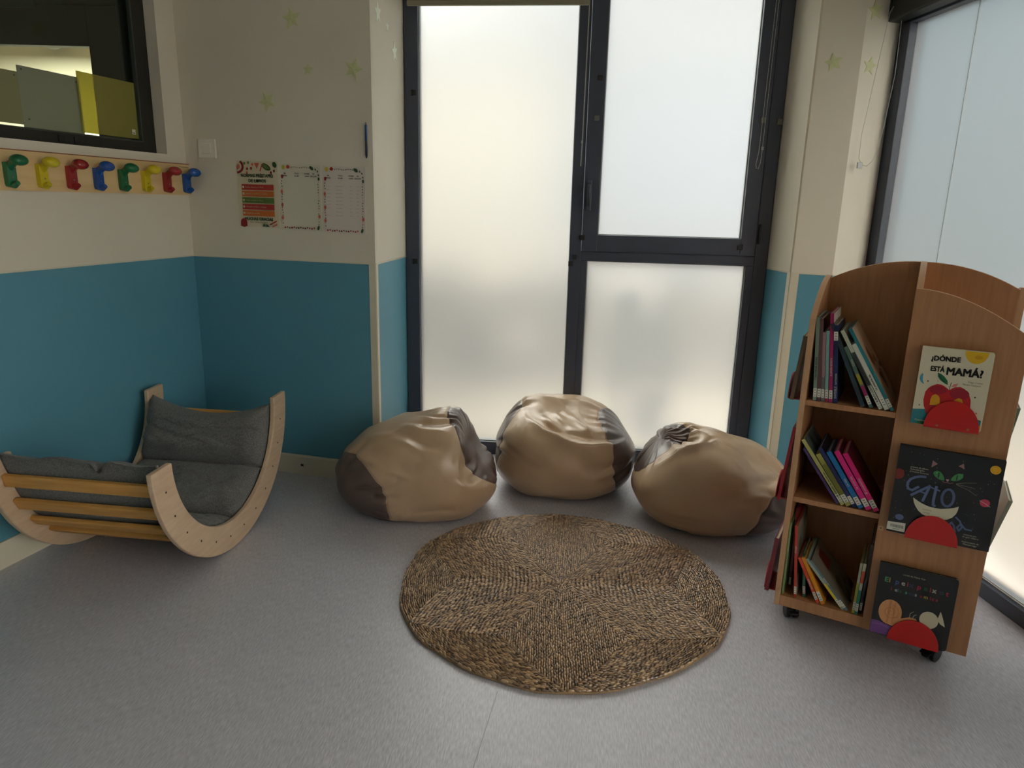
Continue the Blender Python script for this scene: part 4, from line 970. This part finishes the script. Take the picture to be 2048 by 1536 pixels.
# ------------------------------------------------------------------ books
PAGES = mat('page_block', srgb(206, 198, 176), .8); LABEL = mat('call_number_label', srgb(214, 212, 196), .6)
def shelf_to_world(x, y, z):
    c, s = math.cos(BRZ), math.sin(BRZ); return (BX + x * c - y * s, BY + x * s + y * c, z)
def book_shell(root, t, h, d, col, mcover=None, hard=True):
    """x: thickness 0..t, y: depth 0..d (spine at y=0), z: 0..h"""
    m = mcover; o = .002 if hard else .0; ct = min(.0022, t * .25)
    MB().box(0, ct, 0, d, 0, h).box(t - ct, t, 0, d, 0, h).box(ct, t - ct, 0, ct, 0, h).build('cover', m, root)
    MB().box(ct, t - ct, ct, d - .003, o + .0012, h - o - .0012).build('pages', PAGES, root)
def col(r, g, b, gloss=.35): return mat('cover_%d_%d_%d' % (r, g, b), srgb(r, g, b), gloss)
def shelf_book(x, zs, lean, h, t, d, c, label, y0=.012, spine=(), cover=None, tag_z=.012, tagh=.028, text=None):
    """x: left-hand lower corner on the shelf; leaning to the left by lean degrees"""
    a = math.radians(lean)
    lift = 0.0 if lean >= 0 else t * math.sin(-a)
    loc = shelf_to_world(x, y0, zs + .0006 + (t * 0 if lean >= 0 else lift))
    r = empty('book', loc); r.rotation_euler = (Matrix.Rotation(BRZ, 3, 'Z') @ Matrix.Rotation(-a, 3, 'Y')).to_euler()
    if lean > 0:   # pivot so that the lower-left corner touches the shelf: the right corner rises
        pass
    book_shell(r, t, h, d, c, c)
    ar = Art(.0001)
    for z0, z1, m in spine: ar.poly([(.0004, z0 * h), (t - .0004, z0 * h), (t - .0004, z1 * h), (.0004, z1 * h)], m)
    if tag_z is not None:
        ar.poly([(.0003, tag_z), (t - .0003, tag_z), (t - .0003, tag_z + tagh), (.0003, tag_z + tagh)], LABEL)
        for k in range(3): ar.poly([(t * .3, tag_z + .004 + k * .0085), (t * .7, tag_z + .004 + k * .0085), (t * .7, tag_z + .006 + k * .0085), (t * .3, tag_z + .006 + k * .0085)], INK)
    if text:
        body, z_, size, m = text; ar.text(body, t / 2 - size * .33, z_ * h, size, m, .0002, 'LEFT', 90)
        k = 4 * len(text2d(body, size)[0])      # turned so the line reads upward; shift to the spine centre
        vs = ar.v[-k:]; mn, mx = min(p[0] for p in vs), max(p[0] for p in vs)
        ar.v[-k:] = [(p[0] + (t / 2 - (mn + mx) / 2), p[1], p[2]) for p in vs]
    if ar.f: ar.build('spine_print', r)
    if cover:     # picture on the visible (upper) cover face, x = t
        ar = Art(.0001); cover(ar, d, h); ar.build('cover_print', r, T=lambda p: (t - p[1] * 1.0, p[0], p[2]))
    return tag(r, label, 'book', 'picture books in the bookcase')
def blob(seed, m, n=8, x0=.2, x1=.9, z0=.2, z1=.9):
    def f(a, d, h):
        rnd = random.Random(seed)
        for k in range(n): a.ell(d * rnd.uniform(x0, x1), h * rnd.uniform(z0, z1), rnd.uniform(.008, .028), rnd.uniform(.006, .03), m[k % len(m)], rot=rnd.uniform(0, 90), n=14)
    return f
def page(m, f=None):
    def g(a, d, h):
        a.poly([(0.001, .001), (d - .001, .001), (d - .001, h - .001), (0.001, h - .001)], m)
        if f: f(a, d, h)
    return g
WHT, CRM, TEAL, NAVY, MAG, BRN = col(206, 206, 190), col(198, 176, 148), col(36, 120, 128), col(26, 42, 84), col(150, 26, 84), col(70, 40, 34)
ZA, ZB2, ZC2 = SH[0], SH[1], ZBASE
top = [
 dict(x=0.0385, lean=4.6, h=.268, t=.0105, d=.20, c=col(118, 140, 122), label='pale green book at the left end of the top shelf', text=('CUENTOS DE AHORA', .25, .0075, INK)),
 dict(x=0.0505, lean=5, h=.264, t=.0110, d=.21, c=col(96, 66, 66), label='dull maroon book, second from the left on the top shelf'),
 dict(x=0.0625, lean=5.4, h=.222, t=.0090, d=.19, c=col(150, 118, 118), label='dusty pink short book between the maroon and the pale teal ones', spine=((0, .35, col(96, 98, 96)),)),
 dict(x=0.0735, lean=5.6, h=.228, t=.0095, d=.19, c=col(122, 160, 152), label='pale teal short book left of the magenta one on the top shelf', spine=((0, .06, col(150, 30, 50)),)),
 dict(x=0.0855, lean=6, h=.284, t=.0105, d=.205, c=MAG, label='magenta tall book with a white cover and a tulip drawing', text=('EL JARDÍN SECRETO', .3, .0065, WHT),
      cover=page(WHT, lambda a, d, h: (a.ell(d * .3, h * .84, .012, .022, col(104, 100, 90)), a.line([(d * .52, h * .78), (d * .56, h * .92)], .004, col(104, 100, 90))))),
 dict(x=0.0985, lean=6.4, h=.248, t=.0120, d=.20, c=NAVY, label='navy book with white lettering, right of the magenta one', text=('INVISIBLE  tormenta', .06, .0095, WHT), tag_z=.200),
 dict(x=0.178, lean=25.5, h=.276, t=.0120, d=.215, c=col(40, 58, 66), label='dark petrol book with a grey picture cover, leaning behind the striped one', cover=page(col(134, 130, 112), blob(4, [col(150, 90, 64), col(96, 104, 50), col(72, 84, 84)], 9, .3, .9, .7, .95)), tag_z=None),
 dict(x=0.203, lean=28, h=.205, t=.0105, d=.17, c=col(84, 110, 96), label='small striped book in green, yellow and magenta leaning on the top shelf', spine=((.38, .55, col(150, 140, 42)), (.14, .36, MAG)), text=('Colors', .68, .008, WHT)),
 dict(x=0.229, lean=31, h=.268, t=.0110, d=.21, c=col(176, 182, 158), label='cream book with black spine bar and a boxed title, leaning', spine=((.30, .72, INK), (.06, .28, WHT)), text=('CUENTA CUENTOS', .085, .0072, INK), cover=page(col(150, 150, 130), blob(9, [col(60, 58, 56), col(90, 88, 80)], 5, .3, .8, .55, .9))),
 dict(x=0.245, lean=31.5, h=.224, t=.0125, d=.18, c=WHT, label='short white book between the black barred one and the teal spine', text=('La pequeña isla', .30, .0085, INK)),
 dict(x=0.262, lean=32, h=.280, t=.0095, d=.215, c=TEAL, label='large beige picture book with a teal spine, rightmost on the top shelf', cover=page(CRM, blob(12, [col(120, 76, 52), col(140, 92, 66), col(104, 62, 44)], 14, .3, .95, .05, .8))),
]
mid = [
 dict(x=0.15, lean=36.5, h=.205, t=.0080, d=.18, c=col(66, 48, 96), label='thin purple book underneath the yellow one on the middle shelf', tag_z=None),
 dict(x=0.164, lean=36.5, h=.243, t=.0115, d=.19, c=col(178, 176, 104), label='tall pale yellow book with black lettering on the middle shelf', text=('El domador de monstruos', .12, .0085, INK), cover=page(col(76, 96, 96), blob(21, [col(30, 38, 48), col(20, 26, 34)], 7, .3, .9, .5, .95))),
 dict(x=0.18, lean=36, h=.190, t=.0150, d=.17, c=col(140, 138, 50), label='short olive and yellow book beside the tall yellow one', spine=((.0, 1, col(150, 148, 66)), (.15, .8, col(110, 108, 34)))),
 dict(x=0.2, lean=35.5, h=.218, t=.0110, d=.18, c=col(24, 34, 86), label='navy blue book left of the bright blue one', cover=page(col(18, 26, 62), blob(3, [col(10, 14, 30)], 6))),
 dict(x=0.2165, lean=35, h=.205, t=.0150, d=.165, c=col(14, 104, 164), label='bright blue book on the middle shelf', text=('Un hilo', .38, .0095, WHT), cover=page(col(30, 70, 88))),
 dict(x=0.2385, lean=34, h=.210, t=.0160, d=.165, c=col(214, 22, 124), label='first pink book, next to the blue one on the middle shelf', text=('La sorpresa', .35, .0095, WHT), cover=page(col(88, 22, 40))),
 dict(x=0.2605, lean=33.5, h=.206, t=.0155, d=.165, c=col(210, 18, 112), label='second pink book, rightmost on the middle shelf', text=('El cumpleaños', .3, .0095, WHT), cover=page(col(96, 20, 36))),
]
low = [
 dict(x=.0205, lean=0.5, h=.268, t=.0060, d=.21, c=col(120, 150, 96), label='thin green book standing against the left side of the bottom shelf', tag_z=None),
 dict(x=.033, lean=1.5, h=.300, t=.0070, d=.16, y0=.07, c=col(120, 30, 34), label='tall thin dark red book set back on the bottom shelf'),
 dict(x=.060, lean=5.5, h=.262, t=.0085, d=.22, c=col(196, 60, 40), label='red spined large book with a grey cover on the bottom shelf', text=('El bosque', .62, .0065, WHT), cover=page(col(136, 128, 110), blob(31, [col(84, 74, 62), col(70, 62, 52)], 12, .1, .9, .3, .95))),
 dict(x=.086, lean=6.5, h=.160, t=.0090, d=.15, y0=.03, c=col(62, 110, 84), label='small dark green book between the red and the orange ones'),
 dict(x=0.133, lean=27.5, h=.165, t=.0100, d=.15, c=col(206, 72, 34), label='red orange small book leaning on the bottom shelf', text=('PETIT CONTE', .3, .006, WHT)),
 dict(x=0.148, lean=28.2, h=.170, t=.0120, d=.15, c=col(216, 138, 24), label='amber small book leaning beside the red orange one', tagh=.034),
 dict(x=0.212, lean=41.5, h=.198, t=.0090, d=.19, c=col(150, 168, 150), label='book with a white, green and yellow spine leaning near the bottom right', spine=((.05, .5, col(214, 190, 34)),)),
 dict(x=0.2245, lean=42, h=.196, t=.0085, d=.20, c=col(104, 120, 126), label='blue grey book with a grey cover and red drawing, topmost of the leaning ones', text=('LA CAZA', .5, .007, WHT), cover=page(col(128, 120, 104), lambda a, d, h: (a.poly([(d * .35, h * .6), (d * .75, h * .62), (d * .7, h * .92), (d * .42, h * .9)], col(130, 52, 44)), blob(7, [col(88, 78, 66)], 8, .3, .9, .05, .5)(a, d, h)))),
]
lowr = [
 dict(x=0.2415, lean=-1, h=.182, t=.0080, d=.17, c=col(176, 168, 60), label='yellow spined book upright near the right end of the bottom shelf', spine=((.6, 1, col(190, 190, 176)),)),
 dict(x=0.25, lean=-1.2, h=.186, t=.0090, d=.17, y0=.006, c=col(24, 116, 96), label='book with a teal, white and orange spine at the right end of the bottom shelf', spine=((.48, .62, WHT), (.62, .85, col(206, 84, 40)), (.85, 1, col(196, 190, 160)))),
 dict(x=0.2615, lean=-1.4, h=.250, t=.0075, d=.19, y0=.02, c=col(58, 52, 44), label='dark book against the divider at the right end of the bottom shelf'),
]
for z_, L_ in ((ZA, top), (ZB2, mid), (ZC2, low), (ZC2, lowr)):
    for b in L_: shelf_book(zs=z_, **b)

# covers on display
def display_book(name_c, x, z, w, h, t, m, label, art, T=None, tilt=1.0, y=-.0325, corner=.006):
    loc = shelf_to_world(x, y, z); r = empty('book', loc); r.rotation_euler = (Matrix.Rotation(BRZ, 3, 'Z') @ Matrix.Rotation(math.radians(-tilt), 3, 'X')).to_euler()
    c = corner; pts = [(0, 0), (w - c, 0), (w - c * .3, c * .3), (w, c), (w, h - c), (w - c * .3, h - c * .3), (w - c, h), (0, h)]
    MB().prism(pts, 0, .002, 'y').prism(pts, t - .002, t, 'y').box(0, .002, .002, t - .002, 0, h).build('cover', m, r)
    MB().box(.002, w - .003, .002, t - .002, .003, h - .003).build('pages', PAGES, r)
    art.build('cover_print', r); return tag(r, label, 'book')
A_CR, A_BLK, A_SUN, A_SUN2, A_RED, A_DR = col(212, 204, 176), mat('cover_near_black', srgb(24, 26, 28), .35), col(220, 176, 24), col(206, 150, 14), col(186, 24, 26), col(150, 20, 40)
a = Art(.00004); w, h = .177, .231
a.poly([(.0, 0), (w - .004, 0), (w - .004, .0345), (.143, .0413), (.115, .040), (.075, .046), (.032, .047), (0, .0425)], TEAL)
a.poly([(.150, 0), (w - .004, 0), (w - .003, .020), (.165, .018)], A_SUN2); a.poly([(.012, 0), (.05, 0), (.04, .012), (.02, .010)], col(30, 110, 76))
n = 24; a.poly([(.1345 + .0285 * math.cos(math.pi + math.pi * k / n), .2295 + .0345 * math.sin(math.pi + math.pi * k / n)) for k in range(n + 1)], A_SUN)
a.ell(.140, .214, .010, .006, A_SUN2)
ap = [(.0236, .0743), (.025, .0982), (.031, .110), (.0374, .1169), (.0514, .1251), (.0620, .1245), (.0687, .1218), (.0780, .116), (.0836, .1106), (.0890, .117), (.096, .1218), (.1093, .1245), (.120, .120), (.1283, .1126), (.135, .101), (.1396, .0897), (.1415, .070), (.1397, .0488), (.1308, .0267), (.118, .018), (.0895, .0135), (.062, .014), (.0462, .0179), (.0349, .0386), (.027, .056)]
a.poly(ap, A_RED); a.ell(.110, .104, .024, .016, A_DR); a.ell(.056, .108, .022, .012, A_DR)
a.poly([(.0414, .0589), (.0412, .078), (.0435, .089), (.0515, .0948), (.060, .091), (.064, .083), (.0673, .0607)], A_SUN2); a.poly([(.040, .0575), (.068, .0595), (.068, .0625), (.040, .0605)], A_DR)
a.poly([(.0973, .064), (.0965, .075), (.1000, .085), (.1099, .0918), (.118, .0895), (.122, .080), (.1211, .0622)], A_SUN2); a.poly([(.108, .063), (.120, .063), (.117, .073), (.111, .073)], col(130, 50, 110))
a.poly([(.0482, .1591), (.0500, .147), (.0582, .1367), (.068, .130), (.0775, .1257), (.0755, .138), (.0666, .1485), (.058, .155)], col(24, 104, 62)); a.poly([(.0482, .1591), (.062, .141), (.0775, .1257), (.0640, .1345), (.0560, .143)], col(12, 70, 44))
a.line([(.0858, .134), (.0838, .122), (.0835, .1105)], .0016, col(70, 70, 30)); a.poly([(.0862, .1211), (.092, .130), (.1027, .1339), (.099, .124)], col(206, 120, 110))
a.poly([(.012, .153), (.0058, .1440), (.0052, .1345), (.0105, .125), (.0195, .1195), (.0140, .130), (.0125, .142)], col(70, 150, 180))
for x, y, r in ((.0272, .1303, .0022), (.1485, .0995, .0022), (.0157, .0567, .0018), (.0518, .1338, .0012)): a.ell(x, y, r, r, INK, n=8)
a.ell(.1581, .0541, .0022, .0025, col(206, 90, 60), n=8)
a.text('¿DÓNDE', .0262, .1925, .0200, INK, .0008, rot=2, sx=.92); a.text('ESTÁ', .0285, .1620, .0205, INK, .0007, sx=.76); a.text('MAMÁ?', .0680, .1560, .0300, INK, .0011, rot=1, sx=.93)
a.text('Diego Cosmo', .125, .139, .0070, INK, 0, sx=.9); a.text('Maribel Calatayud', .113, .131, .0070, INK, 0, sx=.85); a.text('Cuentos', .010, .0095, .008, WHT, .0002)
display_book('a', .317, .7985, w, h, .012, A_CR, 'cream board book with a red apple house under the title, upper red holder', a)
a = Art(.000022); w, h = .268, .281; B_LET = col(96, 110, 146); B_MOON = col(206, 200, 170)
rnd = random.Random(8)
for k in range(60): a.ell(rnd.uniform(.01, w - .01), rnd.uniform(.01, h - .01), rnd.uniform(.0004, .0011), rnd.uniform(.0004, .0011), WHT, n=6)
a.poly([(.002 + 0 * k, 0) for k in ()] or [(.001, .174), (.010, .172), (.020, .178), (.0237, .190), (.021, .202), (.010, .207), (.001, .204)], col(130, 48, 40))
a.ell(.236, .147, .0125, .0118, col(196, 62, 92)); a.line([(.222, .152), (.236, .146), (.250, .138)], .0012, WHT); a.ell(.029, .0525, .0115, .0095, B_LET)
a.ell(.246, .2505, .0130, .0128, col(226, 172, 22)); a.ell(.246, .2505, .0098, .0096, col(200, 146, 14)); a.ell(.246, .2505, .0085, .0083, col(226, 172, 22))
a.poly([(.0891, .2259), (.0901, .2483), (.104, .2398)], col(160, 120, 116)); a.poly([(.1557, .2438), (.1676, .2543), (.172, .2374)], col(160, 120, 116))
a.poly([(.0963, .2093), (.099, .216), (.106, .2195), (.114, .217), (.121, .210), (.126, .2015), (.1275, .1933), (.120, .1925), (.110, .1955), (.102, .201)], col(66, 140, 76))
a.poly([(.1427, .1969), (.145, .206), (.151, .215), (.160, .2215), (.1712, .2218), (.172, .212), (.167, .204), (.158, .198), (.150, .196)], col(66, 140, 76))
a.ell(.111, .206, .0016, .0095, A_BLK); a.ell(.1573, .2082, .0016, .0095, A_BLK); a.ell(.105, .2125, .0012, .0012, WHT, n=8)
a.poly([(.1304, .1975), (.1395, .1990), (.1361, .1900)], col(200, 150, 150)); a.line([(.1230, .1900), (.1290, .1868), (.1359, .1885), (.1430, .1868), (.1502, .1905)], .0012, col(180, 120, 110))
for p in ([(.1584, .1891), (.1800, .197), (.2076, .2023)], [(.1584, .1880), (.1830, .187), (.2062, .1841)], [(.1584, .1870), (.188, .178), (.2132, .1641)]): a.line(p, .0005, B_MOON)
LW = .0072
a.line([(.0788, .1934), (.066, .1925), (.0527, .1872), (.042, .179), (.036, .1673), (.0362, .156), (.0400, .1478), (.0503, .145), (.0651, .1590)], LW, B_LET)
a.line([(.0501, .1297), (.0720, .149), (.0941, .1682), (.0880, .143), (.0821, .1179)], LW, B_LET); a.line([(.0671, .1471), (.0860, .1424)], LW * .6, B_LET)
a.line([(.1109, .1697), (.1100, .150), (.1091, .125), (.1105, .1113), (.1153, .1094)], LW, B_LET); a.line([(.0990, .1640), (.1210, .1586)], LW * .6, B_LET)
a.line([(.1441 + .0150 * math.cos(k * math.pi / 9), .1418 + .0265 * math.sin(k * math.pi / 9)) for k in range(19)], LW, B_LET)
a.line([(.1420, .0820), (.1471, .0560), (.1500, .0400), (.1560, .0380)], LW * .7, B_LET); a.line([(.1560, .0500), (.1640, .0690), (.1715, .0600), (.1775, .0412)], LW * .7, B_LET)
a.line([(.1731, .0868), (.1850, .0770), (.1920, .0600), (.1860, .0470), (.1800, .0560), (.1880, .070), (.2010, .0560), (.2165, .0559)], LW * .7, B_LET)
moon = [(.0564, .1233), (.0595, .110), (.0655, .0978), (.074, .086), (.0858, .0767), (.102, .071), (.1209, .0695), (.138, .070), (.1521, .0745), (.164, .084), (.1716, .0968), (.1745, .109), (.1752, .1223), (.163, .114), (.1471, .1085), (.131, .104), (.1162, .1028), (.098, .1045), (.0811, .1098), (.068, .116)]
a.poly(moon, B_MOON); a.text('nuestra', .085, .090, .008, P_GREY, 0); a.text('amiga', .088, .081, .008, P_GREY, 0)
a.poly([(.0, .0066), (.049, .0068), (.0485, .0360), (.0, .0325)], LABEL)
for k in range(16): a.poly([(.009 + k * .0022, .017), (.009 + k * .0022 + rnd.choice([.0008, .0014]), .017), (.009 + k * .0022 + .0010, .0265), (.009 + k * .0022, .0265)], INK)
a.text('0001205', .016, .0105, .0052, INK, 0)
for t_, x, y in (('premio de álbum', .036, .216), ('ilustrado para', .036, .209), ('primeros lectores', .036, .202), ('contada por', .199, .038), ('un gato viajero', .197, .031), ('•', .205, .022), ('Ilustraciones de', .198, .0155), ('Manuel Lago', .202, .008)): a.text(t_, x, y, .0068, B_MOON, 0)
display_book('b', .3015, .4445, w, h, .012, A_BLK, 'black picture book with green cat eyes and a white crescent, middle red holder', a, corner=.002)
a = Art(.00004); w, h = .214, .245
colsL = [col(96, 196, 140), col(206, 170, 70), col(84, 108, 176), WHT, col(206, 60, 70), col(60, 70, 110), col(206, 60, 90), col(40, 110, 60), col(206, 60, 70), WHT, col(60, 76, 90), col(214, 60, 84)]
xs1 = [.0228, .0350, .0530, .0700, .0850, .0920, .1130, .1310, .1465, .1540, .1730, .1900]
for ch_, x, m in zip('Elpeixpeixot', xs1, colsL): a.text(ch_, x - .004, .1845, .0225, m, .0005)
for i_, (ch_, x) in enumerate(zip('ielsseusamics', [.0420, .0530, .0610, .0665, .0820, .0905, .0995, .1085, .1225, .1325, .1490, .1545, .1650])): a.text(ch_, x - .002, .1590, .0160, colsL[(i_ * 5 + 4) % 12], .0004)
a.text('versió de Maria Mur', .0664, .2185, .0075, B_MOON, 0)
a.poly([(.001, .002), (.0504, .0024), (.062, .036), (.037, .0419), (.018, .047), (.001, .0453)], col(118, 72, 140)); a.line([(.004, .033), (.03, .036), (.055, .028)], .001, col(160, 120, 180))
SHL, SH2 = col(208, 148, 96), col(168, 104, 62)
a.ell(.0490, .0850, .0325, .0430, SHL); a.poly([(.045, .043), (.062, .050), (.080, .073), (.103, .0845), (.121, .0845), (.130, .0700), (.118, .050), (.080, .035)], SHL)
a.poly([(.041, .046), (.047, .043), (.050, .127), (.043, .128)], col(190, 128, 80)); a.poly([(.057, .046), (.060, .048), (.062, .122), (.058, .124)], col(190, 128, 80))
a.line([(.051 + (.0015 + .0009 * k) * math.cos(k * .5 + 1), .086 + (.0015 + .00095 * k) * math.sin(k * .5 + 1)) for k in range(27)] + [(.060, .070), (.075, .0745)], .0012, SH2)
a.line([(.103, .085), (.1035, .098), (.111, .106)], .0012, B_MOON); a.line([(.112, .084), (.114, .094), (.120, .099)], .0012, B_MOON)
a.ell(.1550, .0915, .0255, .0285, col(206, 196, 166)); a.poly([(.1760, .1000), (.1815, .1299), (.190, .110), (.1996, .0819), (.186, .088)], col(206, 196, 166))
display_book('c', .3005, .0895, w, h, .012, A_BLK, 'black board book with coloured title letters and a spiral shell, lowest red holder', a, corner=.010)

# books leaning in holders on the two sides
M_CLH = film('clear_acrylic', srgb(226, 222, 226), .7)
def side_book(side, y0, z0, w, h, t, off, tilt, m, label, inner=PAGES):
    """leans on the side panel, foot standing off by off; side -1 left, +1 right"""
    x = -.002 if side < 0 else BW + .002
    loc = shelf_to_world(x + side * off, y0, z0); r = empty('book', loc)
    r.rotation_euler = (Matrix.Rotation(BRZ, 3, 'Z') @ Matrix.Rotation(math.radians(-side * tilt), 3, 'Y')).to_euler()
    s = side
    MB().box(0, s * .002, 0, w, 0, h).box(s * (t - .002), s * t, 0, w, 0, h).box(s * .002, s * (t - .002), 0, .002, 0, h).build('cover', m, r)
    MB().box(s * .002, s * (t - .002), .002, w - .003, .003, h - .003).build('pages', inner, r)
    return tag(r, label, 'book')
def side_holder(side, y0, y1, z0, off, m, h=.075):
    x = 0 if side < 0 else BW; s = side
    n = 20; c = (y0 + y1) / 2; w = (y1 - y0); pts = [(c + w / 2 * math.cos(math.pi * k / n), z0 + h * math.sin(math.pi * k / n)) for k in range(n + 1)]
    hd = MB().prism(pts, x + s * off, x + s * (off + .003), 'x').build('book_holder', m, BC); hd['label'] = ('red' if m is M_HOLD else 'clear') + ' half-round book holder'
    MB().box(min(x, x + s * off), max(x, x + s * off), y0, y1, z0 - .003, z0).build('ledge', m, hd)
side_holder(-1, .070, .210, .795, .044, M_HOLD); side_holder(-1, .070, .210, .440, .044, M_HOLD); side_holder(-1, .070, .210, .090, .044, M_HOLD)
side_book(-1, .040, .797, .18, .215, .012, .022, 5, col(120, 100, 76), 'brown book in the upper holder on the left side of the bookcase')
side_book(-1, .030, .443, .20, .265, .010, .024, 5, col(176, 32, 52), 'red edged book in the middle holder on the left side of the bookcase', inner=mat('green_pages', srgb(110, 140, 112), .7))
side_book(-1, .045, .093, .19, .205, .014, .026, 4, col(150, 52, 70), 'rose red book in the lowest holder on the left side of the bookcase')
side_holder(1, .36, .50, .60, .040, M_CLH); side_holder(1, .36, .50, .245, .040, M_CLH, .06)
side_book(1, .34, .603, .18, .20, .010, .018, -6, col(96, 112, 84), 'grey green book standing out on the right side of the bookcase')
side_book(1, .30, .248, .22, .26, .012, .008, -12, col(132, 136, 122), 'large pale grey book tipping outward low on the right side of the bookcase')
